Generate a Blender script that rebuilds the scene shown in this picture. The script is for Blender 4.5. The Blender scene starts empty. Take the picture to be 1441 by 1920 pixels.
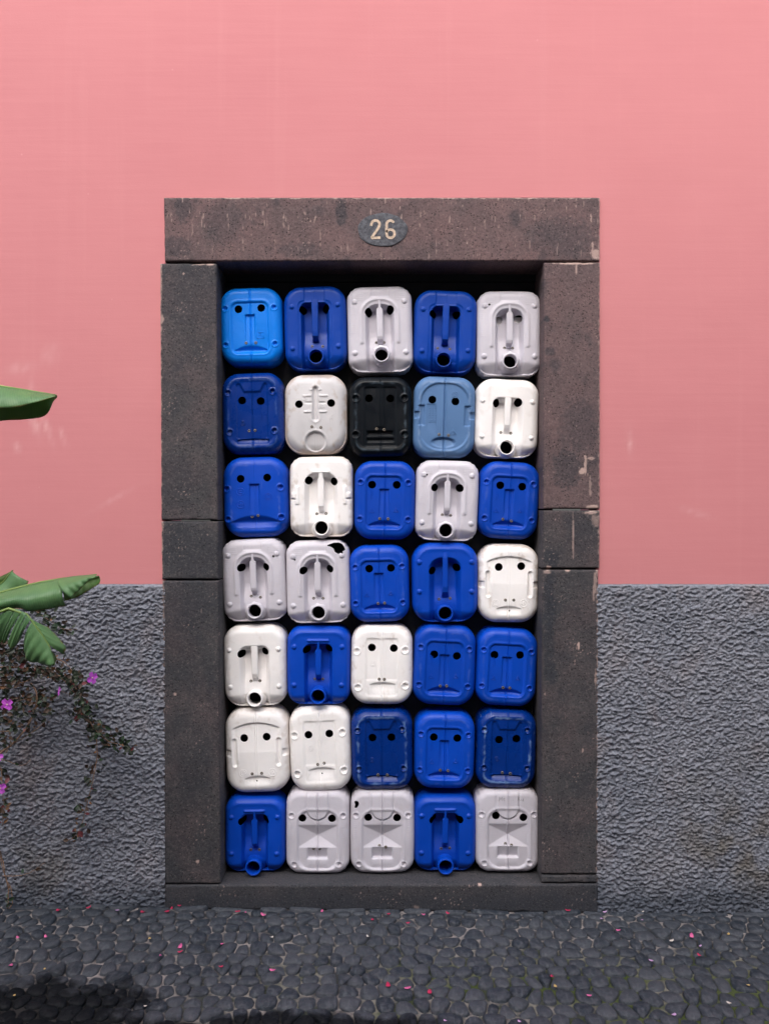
import bpy, math, random
import numpy as np
from mathutils import Vector

# ------------------------------------------------------------------ camera, sky, sun, exposure
SC = bpy.context.scene
COL = SC.collection
D = 3.4            # camera to wall, metres
CZ = 1.484         # eye height
S0 = 0.002         # metres per photo pixel on the wall plane (y = 0)
cam_d = bpy.data.cameras.new('camera')
cam = bpy.data.objects.new('camera', cam_d)
COL.objects.link(cam)
cam.location = (0, -D, CZ)
cam.rotation_euler = (math.radians(90), 0, 0)
cam_d.sensor_fit = 'VERTICAL'
cam_d.sensor_height = 36.0
cam_d.lens = 36.0 * D / (1920 * S0)
cam_d.clip_end = 500
SC.camera = cam
SC.render.resolution_x, SC.render.resolution_y = 768, 1024

SUN_EL, SUN_AZ = 44.0, 12.0     # azimuth from the street side (-y) towards -x
world = bpy.data.worlds.new('World')
SC.world = world
world.use_nodes = True
wn, wl = world.node_tree.nodes, world.node_tree.links
wn.clear()
sky = wn.new('ShaderNodeTexSky')
sky.sky_type = 'NISHITA'
sky.sun_disc = False
sky.sun_elevation = math.radians(SUN_EL)
sky.sun_rotation = math.radians(180 + SUN_AZ)
sky.dust_density = 4.0
sky.ozone_density = 1.0
hs = wn.new('ShaderNodeHueSaturation')          # overcast: the blue is mostly veiled
hs.inputs['Saturation'].default_value = 0.55
bg = wn.new('ShaderNodeBackground')
bg.inputs['Strength'].default_value = 0.15
wo = wn.new('ShaderNodeOutputWorld')
wl.new(sky.outputs[0], hs.inputs['Color'])
wl.new(hs.outputs[0], bg.inputs[0])
wl.new(bg.outputs[0], wo.inputs[0])

sun_d = bpy.data.lights.new('sun', 'SUN')
sun_d.energy = 1.1
sun_d.angle = math.radians(80)
sun_d.color = (1.0, 0.95, 0.9)
sun = bpy.data.objects.new('sun', sun_d)
COL.objects.link(sun)
_e, _a = math.radians(SUN_EL), math.radians(SUN_AZ)
sdir = Vector((-math.sin(_a) * math.cos(_e), -math.cos(_a) * math.cos(_e), math.sin(_e)))
sun.rotation_euler = sdir.to_track_quat('Z', 'Y').to_euler()
sun.location = (-3, -6, 9)

SC.view_settings.view_transform = 'Standard'
SC.view_settings.look = 'None'
SC.view_settings.gamma = 1.0
SC.view_settings.exposure = 1.10

# ------------------------------------------------------------------ helpers
def at(px, py, Y=0.0):
    s = S0 * (D + Y) / D
    return Vector(((px - 720.5) * s, Y, CZ + (960 - py) * s))

GK = 0.0105
def gz(x):                       # the street falls a little towards +x
    return -GK * x
def ground_at(px, py, lift=0.0):
    d = Vector(((px - 720.5) * S0, D, (960 - py) * S0))
    t = (lift - CZ) / (d.z + GK * d.x)
    return Vector((d.x * t, -D + d.y * t, CZ + d.z * t))

def hash2(ix, iy, seed):
    h = (ix.astype(np.int64) * 374761393 + iy.astype(np.int64) * 668265263 + seed * 1442695041) & 0xffffffff
    h = ((h ^ (h >> 13)) * 1274126177) & 0xffffffff
    return ((h ^ (h >> 16)) & 0xffffff) / float(0xffffff)
def vnoise(x, y, seed=0):
    x = np.asarray(x, float); y = np.asarray(y, float)
    ix, iy = np.floor(x), np.floor(y)
    fx, fy = x - ix, y - iy
    def g(ox, oy):
        a = hash2(ix + ox, iy + oy, seed) * 2 * np.pi
        return np.cos(a) * (fx - ox) + np.sin(a) * (fy - oy)
    u = fx * fx * fx * (fx * (fx * 6 - 15) + 10)
    v = fy * fy * fy * (fy * (fy * 6 - 15) + 10)
    a = g(0, 0) * (1 - u) + g(1, 0) * u
    b = g(0, 1) * (1 - u) + g(1, 1) * u
    return (a * (1 - v) + b * v) * 1.5
def fbm(x, y, oct=4, seed=0, gain=0.5):
    r = 0; amp = 1.0; n = 0
    for k in range(oct):
        r = r + amp * vnoise(x * 2 ** k + 13.7 * k, y * 2 ** k - 7.3 * k, seed + k * 17)
        n += amp; amp *= gain
    return r / n
def ss(a, b, t):
    t = np.clip((t - a) / (b - a), 0, 1)
    return t * t * (3 - 2 * t)

def link(o, parent=None):
    COL.objects.link(o)
    if parent is not None:
        o.parent = parent
    return o
def mesh_np(name, V, Q, mat, parent=None, smooth=True, attrs=None, tris=None):
    V = np.asarray(V, np.float32); Q = np.asarray(Q, np.int32).reshape(-1, 4)
    me = bpy.data.meshes.new(name)
    nt = 0 if tris is None else len(tris)
    loops = Q.ravel()
    if nt:
        T = np.asarray(tris, np.int32).reshape(-1, 3)
        loops = np.concatenate([loops, T.ravel()])
    me.vertices.add(len(V)); me.vertices.foreach_set('co', V.ravel())
    me.loops.add(len(loops)); me.loops.foreach_set('vertex_index', loops.astype(np.int32))
    nq = len(Q)
    me.polygons.add(nq + nt)
    st = np.concatenate([np.arange(nq) * 4, nq * 4 + np.arange(nt) * 3]).astype(np.int32)
    me.polygons.foreach_set('loop_start', st)
    me.polygons.foreach_set('use_smooth', np.full(nq + nt, smooth))
    for k, a in (attrs or {}).items():
        at_ = me.attributes.new(k, 'FLOAT', 'POINT')
        at_.data.foreach_set('value', np.asarray(a, np.float32))
    me.update(calc_edges=True)
    me.validate()
    if mat: me.materials.append(mat)
    o = bpy.data.objects.new(name, me)
    return link(o, parent)
def tag(o, label, cat, group=None, kind=None):
    o['label'] = label
    if cat: o['category'] = cat
    if group: o['group'] = group
    if kind: o['kind'] = kind
    return o
def thing(name, loc, label, cat, group=None):
    o = bpy.data.objects.new(name, None)
    o.empty_display_size = 0.1
    o.location = loc
    COL.objects.link(o)
    return tag(o, label, cat, group)

class MB:                        # small polygon collector
    def __init__(s): s.v = []; s.f = []; s.m = []
    def add(s, vs, fs, mi=0):
        n = len(s.v); s.v += [tuple(v) for v in vs]
        s.f += [tuple(n + i for i in f) for f in fs]; s.m += [mi] * len(fs)
    def box(s, x0, x1, y0, y1, z0, z1, mi=0):
        s.add([(x0, y0, z0), (x1, y0, z0), (x1, y1, z0), (x0, y1, z0), (x0, y0, z1), (x1, y0, z1), (x1, y1, z1), (x0, y1, z1)],
              [(0, 3, 2, 1), (4, 5, 6, 7), (0, 1, 5, 4), (1, 2, 6, 5), (2, 3, 7, 6), (3, 0, 4, 7)], mi)
    def tube(s, pts, rads, n=6, mi=0):
        pts = [Vector(p) for p in pts]; base = len(s.v); k = len(pts)
        for i, p in enumerate(pts):
            t = (pts[min(i + 1, k - 1)] - pts[max(i - 1, 0)]).normalized()
            a = t.cross(Vector((0.13, 0.97, 0.2))).normalized(); b = t.cross(a)
            r = rads[i] if hasattr(rads, '__len__') else rads
            for j in range(n):
                w = 2 * math.pi * j / n
                s.v.append(tuple(p + a * r * math.cos(w) + b * r * math.sin(w)))
        for i in range(k - 1):
            for j in range(n):
                j2 = (j + 1) % n
                s.f.append((base + i * n + j, base + i * n + j2, base + (i + 1) * n + j2, base + (i + 1) * n + j)); s.m.append(mi)
        s.f.append(tuple(base + j for j in range(n))[::-1]); s.m.append(mi)
        s.f.append(tuple(base + (k - 1) * n + j for j in range(n))); s.m.append(mi)
    def build(s, name, mats, parent=None, smooth=True, org=None):
        me = bpy.data.meshes.new(name)
        v = s.v if org is None else [tuple(Vector(p) - Vector(org)) for p in s.v]
        me.from_pydata(v, [], s.f)
        if not isinstance(mats, (list, tuple)): mats = [mats]
        for m in mats: me.materials.append(m)
        me.polygons.foreach_set('material_index', s.m)
        me.polygons.foreach_set('use_smooth', [smooth] * len(s.f))
        me.update()
        return link(bpy.data.objects.new(name, me), parent)

# ------------------------------------------------------------------ materials
def mat(name, rough=0.6):
    m = bpy.data.materials.new(name); m.use_nodes = True
    nt = m.node_tree; b = nt.nodes['Principled BSDF']
    b.inputs['Roughness'].default_value = rough
    return m, nt, b
def N(nt, t, **kw):
    n = nt.nodes.new(t)
    for k, v in kw.items():
        if k in n.inputs.keys(): n.inputs[k].default_value = v
        else: setattr(n, k, v)
    return n
def coords(nt, kind='Object'):
    return nt.nodes.new('ShaderNodeTexCoord').outputs[kind]
def noise(nt, vec, scale, detail=4, rough=0.55, dist=0.0):
    n = nt.nodes.new('ShaderNodeTexNoise')
    n.inputs['Scale'].default_value = scale; n.inputs['Detail'].default_value = detail
    n.inputs['Roughness'].default_value = rough; n.inputs['Distortion'].default_value = dist
    nt.links.new(vec, n.inputs['Vector'])
    return n.outputs['Fac']
def mapr(nt, v, a, b, c=0.0, d=1.0):
    n = nt.nodes.new('ShaderNodeMapRange')
    for i, x in enumerate((a, b, c, d)): n.inputs[i + 1].default_value = x
    nt.links.new(v, n.inputs[0]); return n.outputs[0]
def mix(nt, f, a, b, mode='MIX'):
    n = nt.nodes.new('ShaderNodeMix'); n.data_type = 'RGBA'; n.blend_type = mode
    for s, v in ((n.inputs[0], f), (n.inputs[6], a), (n.inputs[7], b)):
        if isinstance(v, (int, float)): s.default_value = v
        elif isinstance(v, (tuple, list)): s.default_value = (*v[:3], 1)
        else: nt.links.new(v, s)
    return n.outputs[2]
def mth(nt, op, a, b=None):
    n = nt.nodes.new('ShaderNodeMath'); n.operation = op
    for i, v in enumerate((a, b)):
        if v is None: continue
        if isinstance(v, (int, float)): n.inputs[i].default_value = v
        else: nt.links.new(v, n.inputs[i])
    return n.outputs[0]
def attr(nt, name):
    n = nt.nodes.new('ShaderNodeAttribute'); n.attribute_name = name; return n.outputs['Fac']
def bump(nt, b, h, strength=0.4, dist=0.01):
    n = nt.nodes.new('ShaderNodeBump'); n.inputs['Strength'].default_value = strength
    n.inputs['Distance'].default_value = dist
    nt.links.new(h, n.inputs['Height']); nt.links.new(n.outputs[0], b.inputs['Normal'])
def stretch(nt, vec, sx, sy, sz):
    n = nt.nodes.new('ShaderNodeMapping'); n.inputs['Scale'].default_value = (sx, sy, sz)
    nt.links.new(vec, n.inputs['Vector']); return n.outputs[0]

def plaster_mat():
    m, nt, b = mat('pink_plaster', 0.75)
    c = coords(nt)
    big = noise(nt, c, 0.9, 5, 0.6)
    col = mix(nt, mapr(nt, big, 0.35, 0.65), (0.545, 0.202, 0.219), (0.578, 0.222, 0.236))
    trowel = noise(nt, stretch(nt, c, 2, 2, 55), 1.0, 4, 0.7)
    col = mix(nt, mapr(nt, trowel, 0.4, 0.7, 0, 0.35), col, (0.595, 0.238, 0.249))
    drips = noise(nt, stretch(nt, c, 14, 14, 0.55), 1.0, 5, 0.6)
    col = mix(nt, mapr(nt, drips, 0.56, 0.8, 0, 0.16), col, (0.66, 0.30, 0.30))
    col = mix(nt, attr(nt, 'scuff'), col, (0.70, 0.41, 0.40))
    col = mix(nt, attr(nt, 'grime'), col, (0.55, 0.20, 0.21))
    sp = nt.nodes.new('ShaderNodeTexVoronoi'); sp.inputs['Scale'].default_value = 7
    nt.links.new(c, sp.inputs['Vector'])
    col = mix(nt, mapr(nt, sp.outputs['Distance'], 0.015, 0.035, 0.25, 0), col, (0.75, 0.42, 0.42))
    nt.links.new(col, b.inputs['Base Color'])
    fine = noise(nt, c, 180, 3, 0.6)
    h = mth(nt, 'ADD', mth(nt, 'MULTIPLY', fine, 0.3), mth(nt, 'MULTIPLY', trowel, 0.5))
    bump(nt, b, h, 0.22, 0.004)
    b.inputs['Specular IOR Level'].default_value = 0.25
    return m
def roughcast_mat():
    m, nt, b = mat('grey_roughcast', 0.9)
    c = coords(nt)
    a = noise(nt, c, 3.0, 5, 0.6)
    col = mix(nt, mapr(nt, a, 0.35, 0.7), (0.160, 0.175, 0.215), (0.215, 0.224, 0.262))
    g = noise(nt, c, 90, 3, 0.6)
    col = mix(nt, mapr(nt, g, 0.4, 0.75, 0, 0.5), col, (0.31, 0.31, 0.35))
    w = noise(nt, stretch(nt, c, 1, 1, 0.7), 4.2, 4, 0.6)
    col = mix(nt, mapr(nt, w, 0.55, 0.75, 0, 0.45), col, (0.25, 0.20, 0.19))
    col = mix(nt, attr(nt, 'stain'), col, (0.115, 0.095, 0.065))
    col = mix(nt, attr(nt, 'darkened'), col, (0.062, 0.075, 0.10))
    nt.links.new(col, b.inputs['Base Color'])
    h = mth(nt, 'ADD', g, noise(nt, c, 260, 2))
    bump(nt, b, h, 0.5, 0.004)
    b.inputs['Specular IOR Level'].default_value = 0.2
    return m
def stone_mat():
    m, nt, b = mat('basalt_block', 0.88)
    c = coords(nt)
    n1 = noise(nt, c, 6, 8, 0.75)
    n2 = noise(nt, c, 150, 4, 0.8)
    col = mix(nt, mapr(nt, n1, 0.35, 0.65), (0.038, 0.040, 0.047), (0.068, 0.065, 0.069))
    col = mix(nt, attr(nt, 'tint'), col, (0.178, 0.108, 0.108))
    col = mix(nt, attr(nt, 'dark'), col, (0.030, 0.034, 0.044))
    col = mix(nt, mapr(nt, n2, 0.55, 0.70, 0, 0.75), col, mix(nt, 0.34, col, (0.42, 0.33, 0.30)))
    col = mix(nt, mapr(nt, n2, 0.46, 0.34, 0, 0.75), col, (0.022, 0.022, 0.026))
    v = nt.nodes.new('ShaderNodeTexVoronoi'); v.inputs['Scale'].default_value = 95
    nt.links.new(c, v.inputs['Vector'])
    pn = noise(nt, c, 30, 2)
    pit = mth(nt, 'MULTIPLY', mapr(nt, v.outputs['Distance'], 0.16, 0.30, 1, 0), mapr(nt, pn, 0.44, 0.54))
    col = mix(nt, mth(nt, 'MULTIPLY', pit, 0.8), col, (0.016, 0.016, 0.018))
    col = mix(nt, attr(nt, 'pale'), col, (0.50, 0.36, 0.32))
    nt.links.new(col, b.inputs['Base Color'])
    h = mth(nt, 'SUBTRACT', mth(nt, 'MULTIPLY', n2, 0.5), pit)
    bump(nt, b, h, 0.55, 0.004)
    b.inputs['Specular IOR Level'].default_value = 0.3
    return m
def plastic(name, c1, rough=0.38, var=0.06, wearc=(0.45, 0.55, 0.70), dirtc=(0.36, 0.25, 0.17), sss=0.0, spec=0.28):
    m, nt, b = mat(name, rough)
    c = coords(nt)
    info = nt.nodes.new('ShaderNodeObjectInfo')
    hsv = nt.nodes.new('ShaderNodeHueSaturation')
    nt.links.new(mapr(nt, info.outputs['Random'], 0, 1, 1 - var * 1.5, 1 + var * 1.5), hsv.inputs['Value'])
    hsv.inputs['Color'].default_value = (*c1, 1)
    n1 = noise(nt, c, 9, 4, 0.6)
    col = mix(nt, mapr(nt, n1, 0.3, 0.7, 0, 0.5), hsv.outputs[0], mix(nt, 1.0, hsv.outputs[0], (0.86, 0.87, 0.88), 'MULTIPLY'))
    scr = noise(nt, stretch(nt, c, 60, 60, 6), 1.0, 4, 0.7)
    col = mix(nt, mapr(nt, scr, 0.66, 0.80, 0, 0.07), col, wearc)
    col = mix(nt, attr(nt, 'wear'), col, wearc)
    col = mix(nt, attr(nt, 'dirt'), col, dirtc)
    nt.links.new(col, b.inputs['Base Color'])
    n2 = noise(nt, c, 22, 4, 0.6)
    nt.links.new(mapr(nt, n2, 0.3, 0.7, rough - 0.07, rough + 0.14), b.inputs['Roughness'])
    h = mth(nt, 'ADD', mth(nt, 'MULTIPLY', n2, 0.7), mth(nt, 'MULTIPLY', noise(nt, c, 150, 2), 0.12))
    bump(nt, b, h, 0.25, 0.006)
    b.inputs['Specular IOR Level'].default_value = spec
    if sss:
        b.inputs['Subsurface Weight'].default_value = sss
        b.inputs['Subsurface Radius'].default_value = (1, 0.9, 0.8)
        b.inputs['Subsurface Scale'].default_value = 0.008
    return m
def flat(name, c1, rough=0.6, c2=None, scale=20, metal=0.0, spec=0.4, bmp=0.0):
    m, nt, b = mat(name, rough)
    c = coords(nt)
    f = noise(nt, c, scale, 4, 0.6)
    col = mix(nt, mapr(nt, f, 0.35, 0.65), c1, c2 or tuple(x * 0.75 for x in c1))
    nt.links.new(col, b.inputs['Base Color'])
    b.inputs['Metallic'].default_value = metal
    b.inputs['Specular IOR Level'].default_value = spec
    if bmp: bump(nt, b, noise(nt, c, scale * 4, 3), bmp, 0.004)
    return m
def dark_patch_mask(nt):
    """near-black patches on the paving, in world metres"""
    g = nt.nodes.new('ShaderNodeNewGeometry').outputs['Position']
    wob = noise(nt, g, 9.0, 5, 0.65)
    masks = []
    for (px, py, rx, ry) in ((60, 1893, 0.40, 0.18), (-60, 1925, 0.6, 0.3), (560, 1935, 0.50, 0.11)):
        p = ground_at(px, py)
        sub = nt.nodes.new('ShaderNodeVectorMath'); sub.operation = 'SUBTRACT'
        nt.links.new(g, sub.inputs[0]); sub.inputs[1].default_value = p
        mul = nt.nodes.new('ShaderNodeVectorMath'); mul.operation = 'MULTIPLY'
        nt.links.new(sub.outputs[0], mul.inputs[0]); mul.inputs[1].default_value = (1 / rx, 1 / ry, 0)
        ln = nt.nodes.new('ShaderNodeVectorMath'); ln.operation = 'LENGTH'
        nt.links.new(mul.outputs[0], ln.inputs[0])
        d = mth(nt, 'ADD', ln.outputs['Value'], mth(nt, 'MULTIPLY', mth(nt, 'SUBTRACT', wob, 0.5), 1.5))
        masks.append(mapr(nt, d, 0.72, 1.05, 1, 0))
    return mth(nt, 'MAXIMUM', mth(nt, 'MAXIMUM', masks[0], masks[1]), masks[2]), g, wob
def cobble_mat():
    m, nt, b = mat('cobble_basalt', 0.6)
    dark_patch, g, wob = dark_patch_mask(nt)
    info = nt.nodes.new('ShaderNodeAttribute'); info.attribute_name = 'tone'
    col = mix(nt, info.outputs['Fac'], (0.011, 0.018, 0.029), (0.050, 0.057, 0.070))
    f = noise(nt, g, 55, 4, 0.65)
    col = mix(nt, mapr(nt, f, 0.42, 0.70, 0, 0.8), col, (0.066, 0.068, 0.082))
    st = noise(nt, stretch(nt, g, 90, 20, 90), 1.0, 3, 0.6)
    col = mix(nt, mapr(nt, st, 0.52, 0.70, 0, 0.55), col, (0.085, 0.095, 0.112))
    col = mix(nt, mth(nt, 'MULTIPLY', dark_patch, 0.93), col, (0.0035, 0.0045, 0.006))  # stone colour drops to near black inside the patches
    nt.links.new(col, b.inputs['Base Color'])
    nt.links.new(mapr(nt, dark_patch, 0, 1, 0.62, 0.55), b.inputs['Roughness'])
    nt.links.new(mapr(nt, dark_patch, 0, 1, 0.4, 0.12), b.inputs['Specular IOR Level'])
    bump(nt, b, mth(nt, 'ADD', f, mth(nt, 'MULTIPLY', st, 0.6)), 0.8, 0.007)
    return m
def mortar_mat():
    m, nt, b = mat('sandy_mortar', 0.9)
    dark_patch, g, wob = dark_patch_mask(nt)
    f = noise(nt, g, 8, 5, 0.7)
    col = mix(nt, mapr(nt, f, 0.42, 0.58), (0.036, 0.038, 0.042), (0.25, 0.225, 0.22))
    ms = noise(nt, g, 2.3, 4, 0.6)
    # moss grows in the joints away from the wall foot
    sp = nt.nodes.new('ShaderNodeSeparateXYZ'); nt.links.new(g, sp.inputs[0])
    far = mapr(nt, sp.outputs['Y'], -0.22, -0.50)
    rt = mapr(nt, sp.outputs['X'], -0.7, 0.3)
    moss = mth(nt, 'MULTIPLY', mth(nt, 'MULTIPLY', far, rt), mapr(nt, ms, 0.40, 0.52))
    col = mix(nt, mth(nt, 'MULTIPLY', moss, 0.9), col, (0.045, 0.065, 0.014))
    col = mix(nt, mth(nt, 'MULTIPLY', dark_patch, 0.93), col, (0.003, 0.004, 0.005))  # mortar goes near black in the same patches
    nt.links.new(col, b.inputs['Base Color'])
    bump(nt, b, noise(nt, g, 60, 4), 0.6, 0.006)
    b.inputs['Specular IOR Level'].default_value = 0.2
    return m
def leaf_mat(name, c1, c2, rough=0.45, trans=0.25, vein=None):
    m, nt, b = mat(name, rough)
    c = coords(nt)
    f = noise(nt, c, 14, 4, 0.6)
    col = mix(nt, mapr(nt, f, 0.3, 0.7), c1, c2)
    if vein:
        col = mix(nt, mth(nt, 'MULTIPLY', attr(nt, 'edge'), 0.9), col, (0.30, 0.22, 0.06))
        vn = attr(nt, 'vein')
        sn = mth(nt, 'SINE', mth(nt, 'MULTIPLY', vn, 420.0))
        col = mix(nt, mapr(nt, sn, 0.2, 1.0, 0, 0.28), col, vein)
        bump(nt, b, sn, 0.12, 0.003)
    nt.links.new(col, b.inputs['Base Color'])
    tr = nt.nodes.new('ShaderNodeBsdfTranslucent'); nt.links.new(col, tr.inputs[0])
    ms = nt.nodes.new('ShaderNodeMixShader'); ms.inputs[0].default_value = trans
    out = nt.nodes['Material Output']
    nt.links.new(b.outputs[0], ms.inputs[1]); nt.links.new(tr.outputs[0], ms.inputs[2])
    nt.links.new(ms.outputs[0], out.inputs['Surface'])
    return m

M_PINK = plaster_mat(); M_ROUGH = roughcast_mat(); M_STONE = stone_mat()
M_COB = cobble_mat(); M_MORT = mortar_mat()
PL = {
    'mid':   plastic('blue_plastic', (0.000, 0.056, 0.46), 0.42, 0.05),
    'royal': plastic('royal_blue_plastic', (0.000, 0.046, 0.34), 0.40, 0.05),
    'deep':  plastic('deep_blue_plastic', (0.000, 0.027, 0.21), 0.26, 0.05, wearc=(0.22, 0.36, 0.62)),
    'light': plastic('light_blue_plastic', (0.000, 0.20, 0.80), 0.40, 0.0),
    'slate': plastic('faded_blue_plastic', (0.090, 0.185, 0.37), 0.48, 0.0),
    'black': plastic('black_plastic', (0.003, 0.005, 0.008), 0.36, 0.0, wearc=(0.06, 0.085, 0.11), spec=0.2),
    'white': plastic('white_plastic', (0.93, 0.905, 0.90), 0.45, 0.02, wearc=(0.8, 0.77, 0.75), sss=0.12),
    'milk':  plastic('translucent_white_plastic', (0.63, 0.605, 0.67), 0.42, 0.02, wearc=(0.7, 0.68, 0.7), sss=0.2),
    'grey':  plastic('greyed_white_plastic', (0.62, 0.605, 0.62), 0.45, 0.0, wearc=(0.65, 0.63, 0.62), sss=0.12),
}
M_SCREW = flat('steel_screw', (0.26, 0.22, 0.17), 0.5, (0.14, 0.12, 0.10), 90, 0.6)
M_SLOT = flat('screw_recess', (0.02, 0.02, 0.02), 0.8)
M_BOARD = flat('black_painted_board', (0.010, 0.012, 0.014), 0.7, (0.016, 0.018, 0.02), 6, bmp=0.2)
M_NUM = flat('cream_number_paint', (0.66, 0.52, 0.40), 0.75, (0.42, 0.32, 0.25), 110)
M_OVAL = flat('dressed_grey_stone', (0.125, 0.13, 0.15), 0.85, (0.055, 0.056, 0.068), 70, bmp=0.9)

# ------------------------------------------------------------------ ground
ground_y0 = 0.3
def ground_sheet():
    me = bpy.data.meshes.new('ground')
    L = 80
    vs = [(x, y, gz(max(-8, min(8, x))) - 0.0050) for y in (ground_y0, -14, -L) for x in (-L, -8, 8, L)]
    fs = [(r * 4 + i, r * 4 + i + 1, (r + 1) * 4 + i + 1, (r + 1) * 4 + i)[::-1] for r in range(2) for i in range(3)]
    me.from_pydata(vs, [], fs); me.update(); me.materials.append(M_MORT)
    o = link(bpy.data.objects.new('ground', me))
    o['kind'] = 'structure'; o['label'] = 'sandy mortar bed of the cobbled street'
    return o
GROUND = ground_sheet()

def clip_poly(poly, nx, ny, c):            # keep nx*x+ny*y <= c
    out = []
    for i in range(len(poly)):
        p, q = poly[i], poly[(i + 1) % len(poly)]
        dp, dq = nx * p[0] + ny * p[1] - c, nx * q[0] + ny * q[1] - c
        if dp <= 0: out.append(p)
        if dp * dq < 0:
            t = dp / (dp - dq); out.append((p[0] + (q[0] - p[0]) * t, p[1] + (q[1] - p[1]) * t))
    return out
def cobbles():
    rng = random.Random(11)
    sx, sy = 0.050, 0.069
    XA, YA = 3.3, -2.6
    pts = []; row = 0; y = -0.058
    while y > YA:
        x = -XA + rng.random() * sx
        while x < XA:
            k = rng.uniform(0.72, 1.5)
            pts.append((x + rng.uniform(-.009, .009), y + rng.uniform(-.019, .019) + 0.012 * math.sin(x * 2.1 + row)))
            x += sx * k
        y -= sy * rng.uniform(0.9, 1.1); row += 1
    cell = {}
    for i, p in enumerate(pts): cell.setdefault((int(p[0] // .14), int(p[1] // .14)), []).append(i)
    stones = []
    for i, p in enumerate(pts):
        poly = [(p[0] - .09, p[1] - .09), (p[0] + .09, p[1] - .09), (p[0] + .09, p[1] + .09), (p[0] - .09, p[1] + .09)]
        cx, cy = int(p[0] // .14), int(p[1] // .14)
        for a in (-1, 0, 1):
            for b in (-1, 0, 1):
                for j in cell.get((cx + a, cy + b), ()):
                    if j == i: continue
                    q = pts[j]; nx, ny = q[0] - p[0], q[1] - p[1]
                    l = math.hypot(nx, ny)
                    if l < 1e-4: continue
                    nx /= l; ny /= l
                    c = nx * (p[0] + q[0]) / 2 + ny * (p[1] + q[1]) / 2 - rng.uniform(0.0003, 0.0025)
                    poly = clip_poly(poly, nx, ny, c)
                    if len(poly) < 3: break
                if len(poly) < 3: break
            if len(poly) < 3: break
        if len(poly) < 3: continue
        poly = clip_poly(poly, 0, 1, -0.045)
        if len(poly) < 3: continue
        stones.append((poly, rng.random()))
    # long flat stones along the foot of the wall
    x = -XA
    while x < XA:
        w = rng.uniform(0.07, 0.19)
        stones.append(([(x + .003, -0.041 + rng.uniform(-.004, .004)), (x + w * .5, -0.045), (x + w - .003, -0.041 + rng.uniform(-.004, .004)), (x + w - .002, 0.02), (x + .002, 0.02)], rng.random() * .8))
        x += w
    def stone_mesh(poly, tone, rng):
        # round the corners, resample
        for _ in range(2):
            q = []
            for i in range(len(poly)):
                a, b = poly[i], poly[(i + 1) % len(poly)]
                q += [(a[0] * .77 + b[0] * .23, a[1] * .77 + b[1] * .23), (a[0] * .23 + b[0] * .77, a[1] * .23 + b[1] * .77)]
            poly = q
        L = [0]
        for i in range(len(poly)):
            a, b = poly[i], poly[(i + 1) % len(poly)]; L.append(L[-1] + math.hypot(a[0] - b[0], a[1] - b[1]))
        n = 12; out = []; k = 0
        for j in range(n):
            t = L[-1] * j / n
            while L[k + 1] < t: k += 1
            f = (t - L[k]) / max(1e-9, L[k + 1] - L[k]); a, b = poly[k], poly[(k + 1) % len(poly)]
            out.append((a[0] + (b[0] - a[0]) * f, a[1] + (b[1] - a[1]) * f))
        cx = sum(p[0] for p in out) / n; cy = sum(p[1] for p in out) / n
        top = rng.uniform(-0.002, 0.009); tx, ty = rng.uniform(-.07, .07), rng.uniform(-.07, .07)
        V = []
        for s, z in ((1.0, -0.022), (0.975, top - 0.0045), (0.86, top + 0.0002)):
            for p in out:
                dx, dy = (p[0] - cx) * s, (p[1] - cy) * s
                zz = z if z < -.02 else z + dx * tx + dy * ty + rng.uniform(-.0012, .0012)
                V.append((cx + dx, cy + dy, zz + gz(cx + dx)))
        V.append((cx, cy, top + 0.0014 + gz(cx)))
        Q = [(r * n + i, r * n + (i + 1) % n, (r + 1) * n + (i + 1) % n, (r + 1) * n + i) for r in range(2) for i in range(n)]
        T = [(2 * n + i, 2 * n + (i + 1) % n, 3 * n) for i in range(n)]
        return V, Q, T, (cx, cy)
    built = [(stone_mesh(p, t, rng), t) for p, t in stones]
    # the 300 that show largest in the picture become single parts
    def size(b):
        (V, Q, T, c), t = b
        d = c[1] + D
        if d < 0.3: return -1
        px = 720.5 + c[0] / d * D / S0; py = 960 + (CZ - gz(c[0])) / d * D / S0
        if not (-5 < px < 1446 and py < 1925): return -1
        xs = [v[0] for v in V]; ys = [v[1] for v in V]
        return (max(xs) - min(xs)) * (max(ys) - min(ys)) / d ** 3
    order = sorted(built, key=size, reverse=True)
    for (V, Q, T, c), t in order[:300]:
        o = mesh_np('cobble', np.array(V) - np.array((c[0], c[1], 0)), Q, M_COB, GROUND, True, {'tone': [t] * len(V)}, T)
        o.location = (c[0], c[1], 0)
    VV, QQ, TT, A = [], [], [], []; n = 0
    for (V, Q, T, c), t in order[300:]:
        VV += V; A += [t] * len(V)
        QQ += [[a + n for a in q] for q in Q]; TT += [[a + n for a in q] for q in T]; n += len(V)
    o = mesh_np('cobbles', VV, QQ, M_COB, GROUND, True, {'tone': A}, TT)
    o['kind'] = 'stuff'
cobbles()

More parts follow.
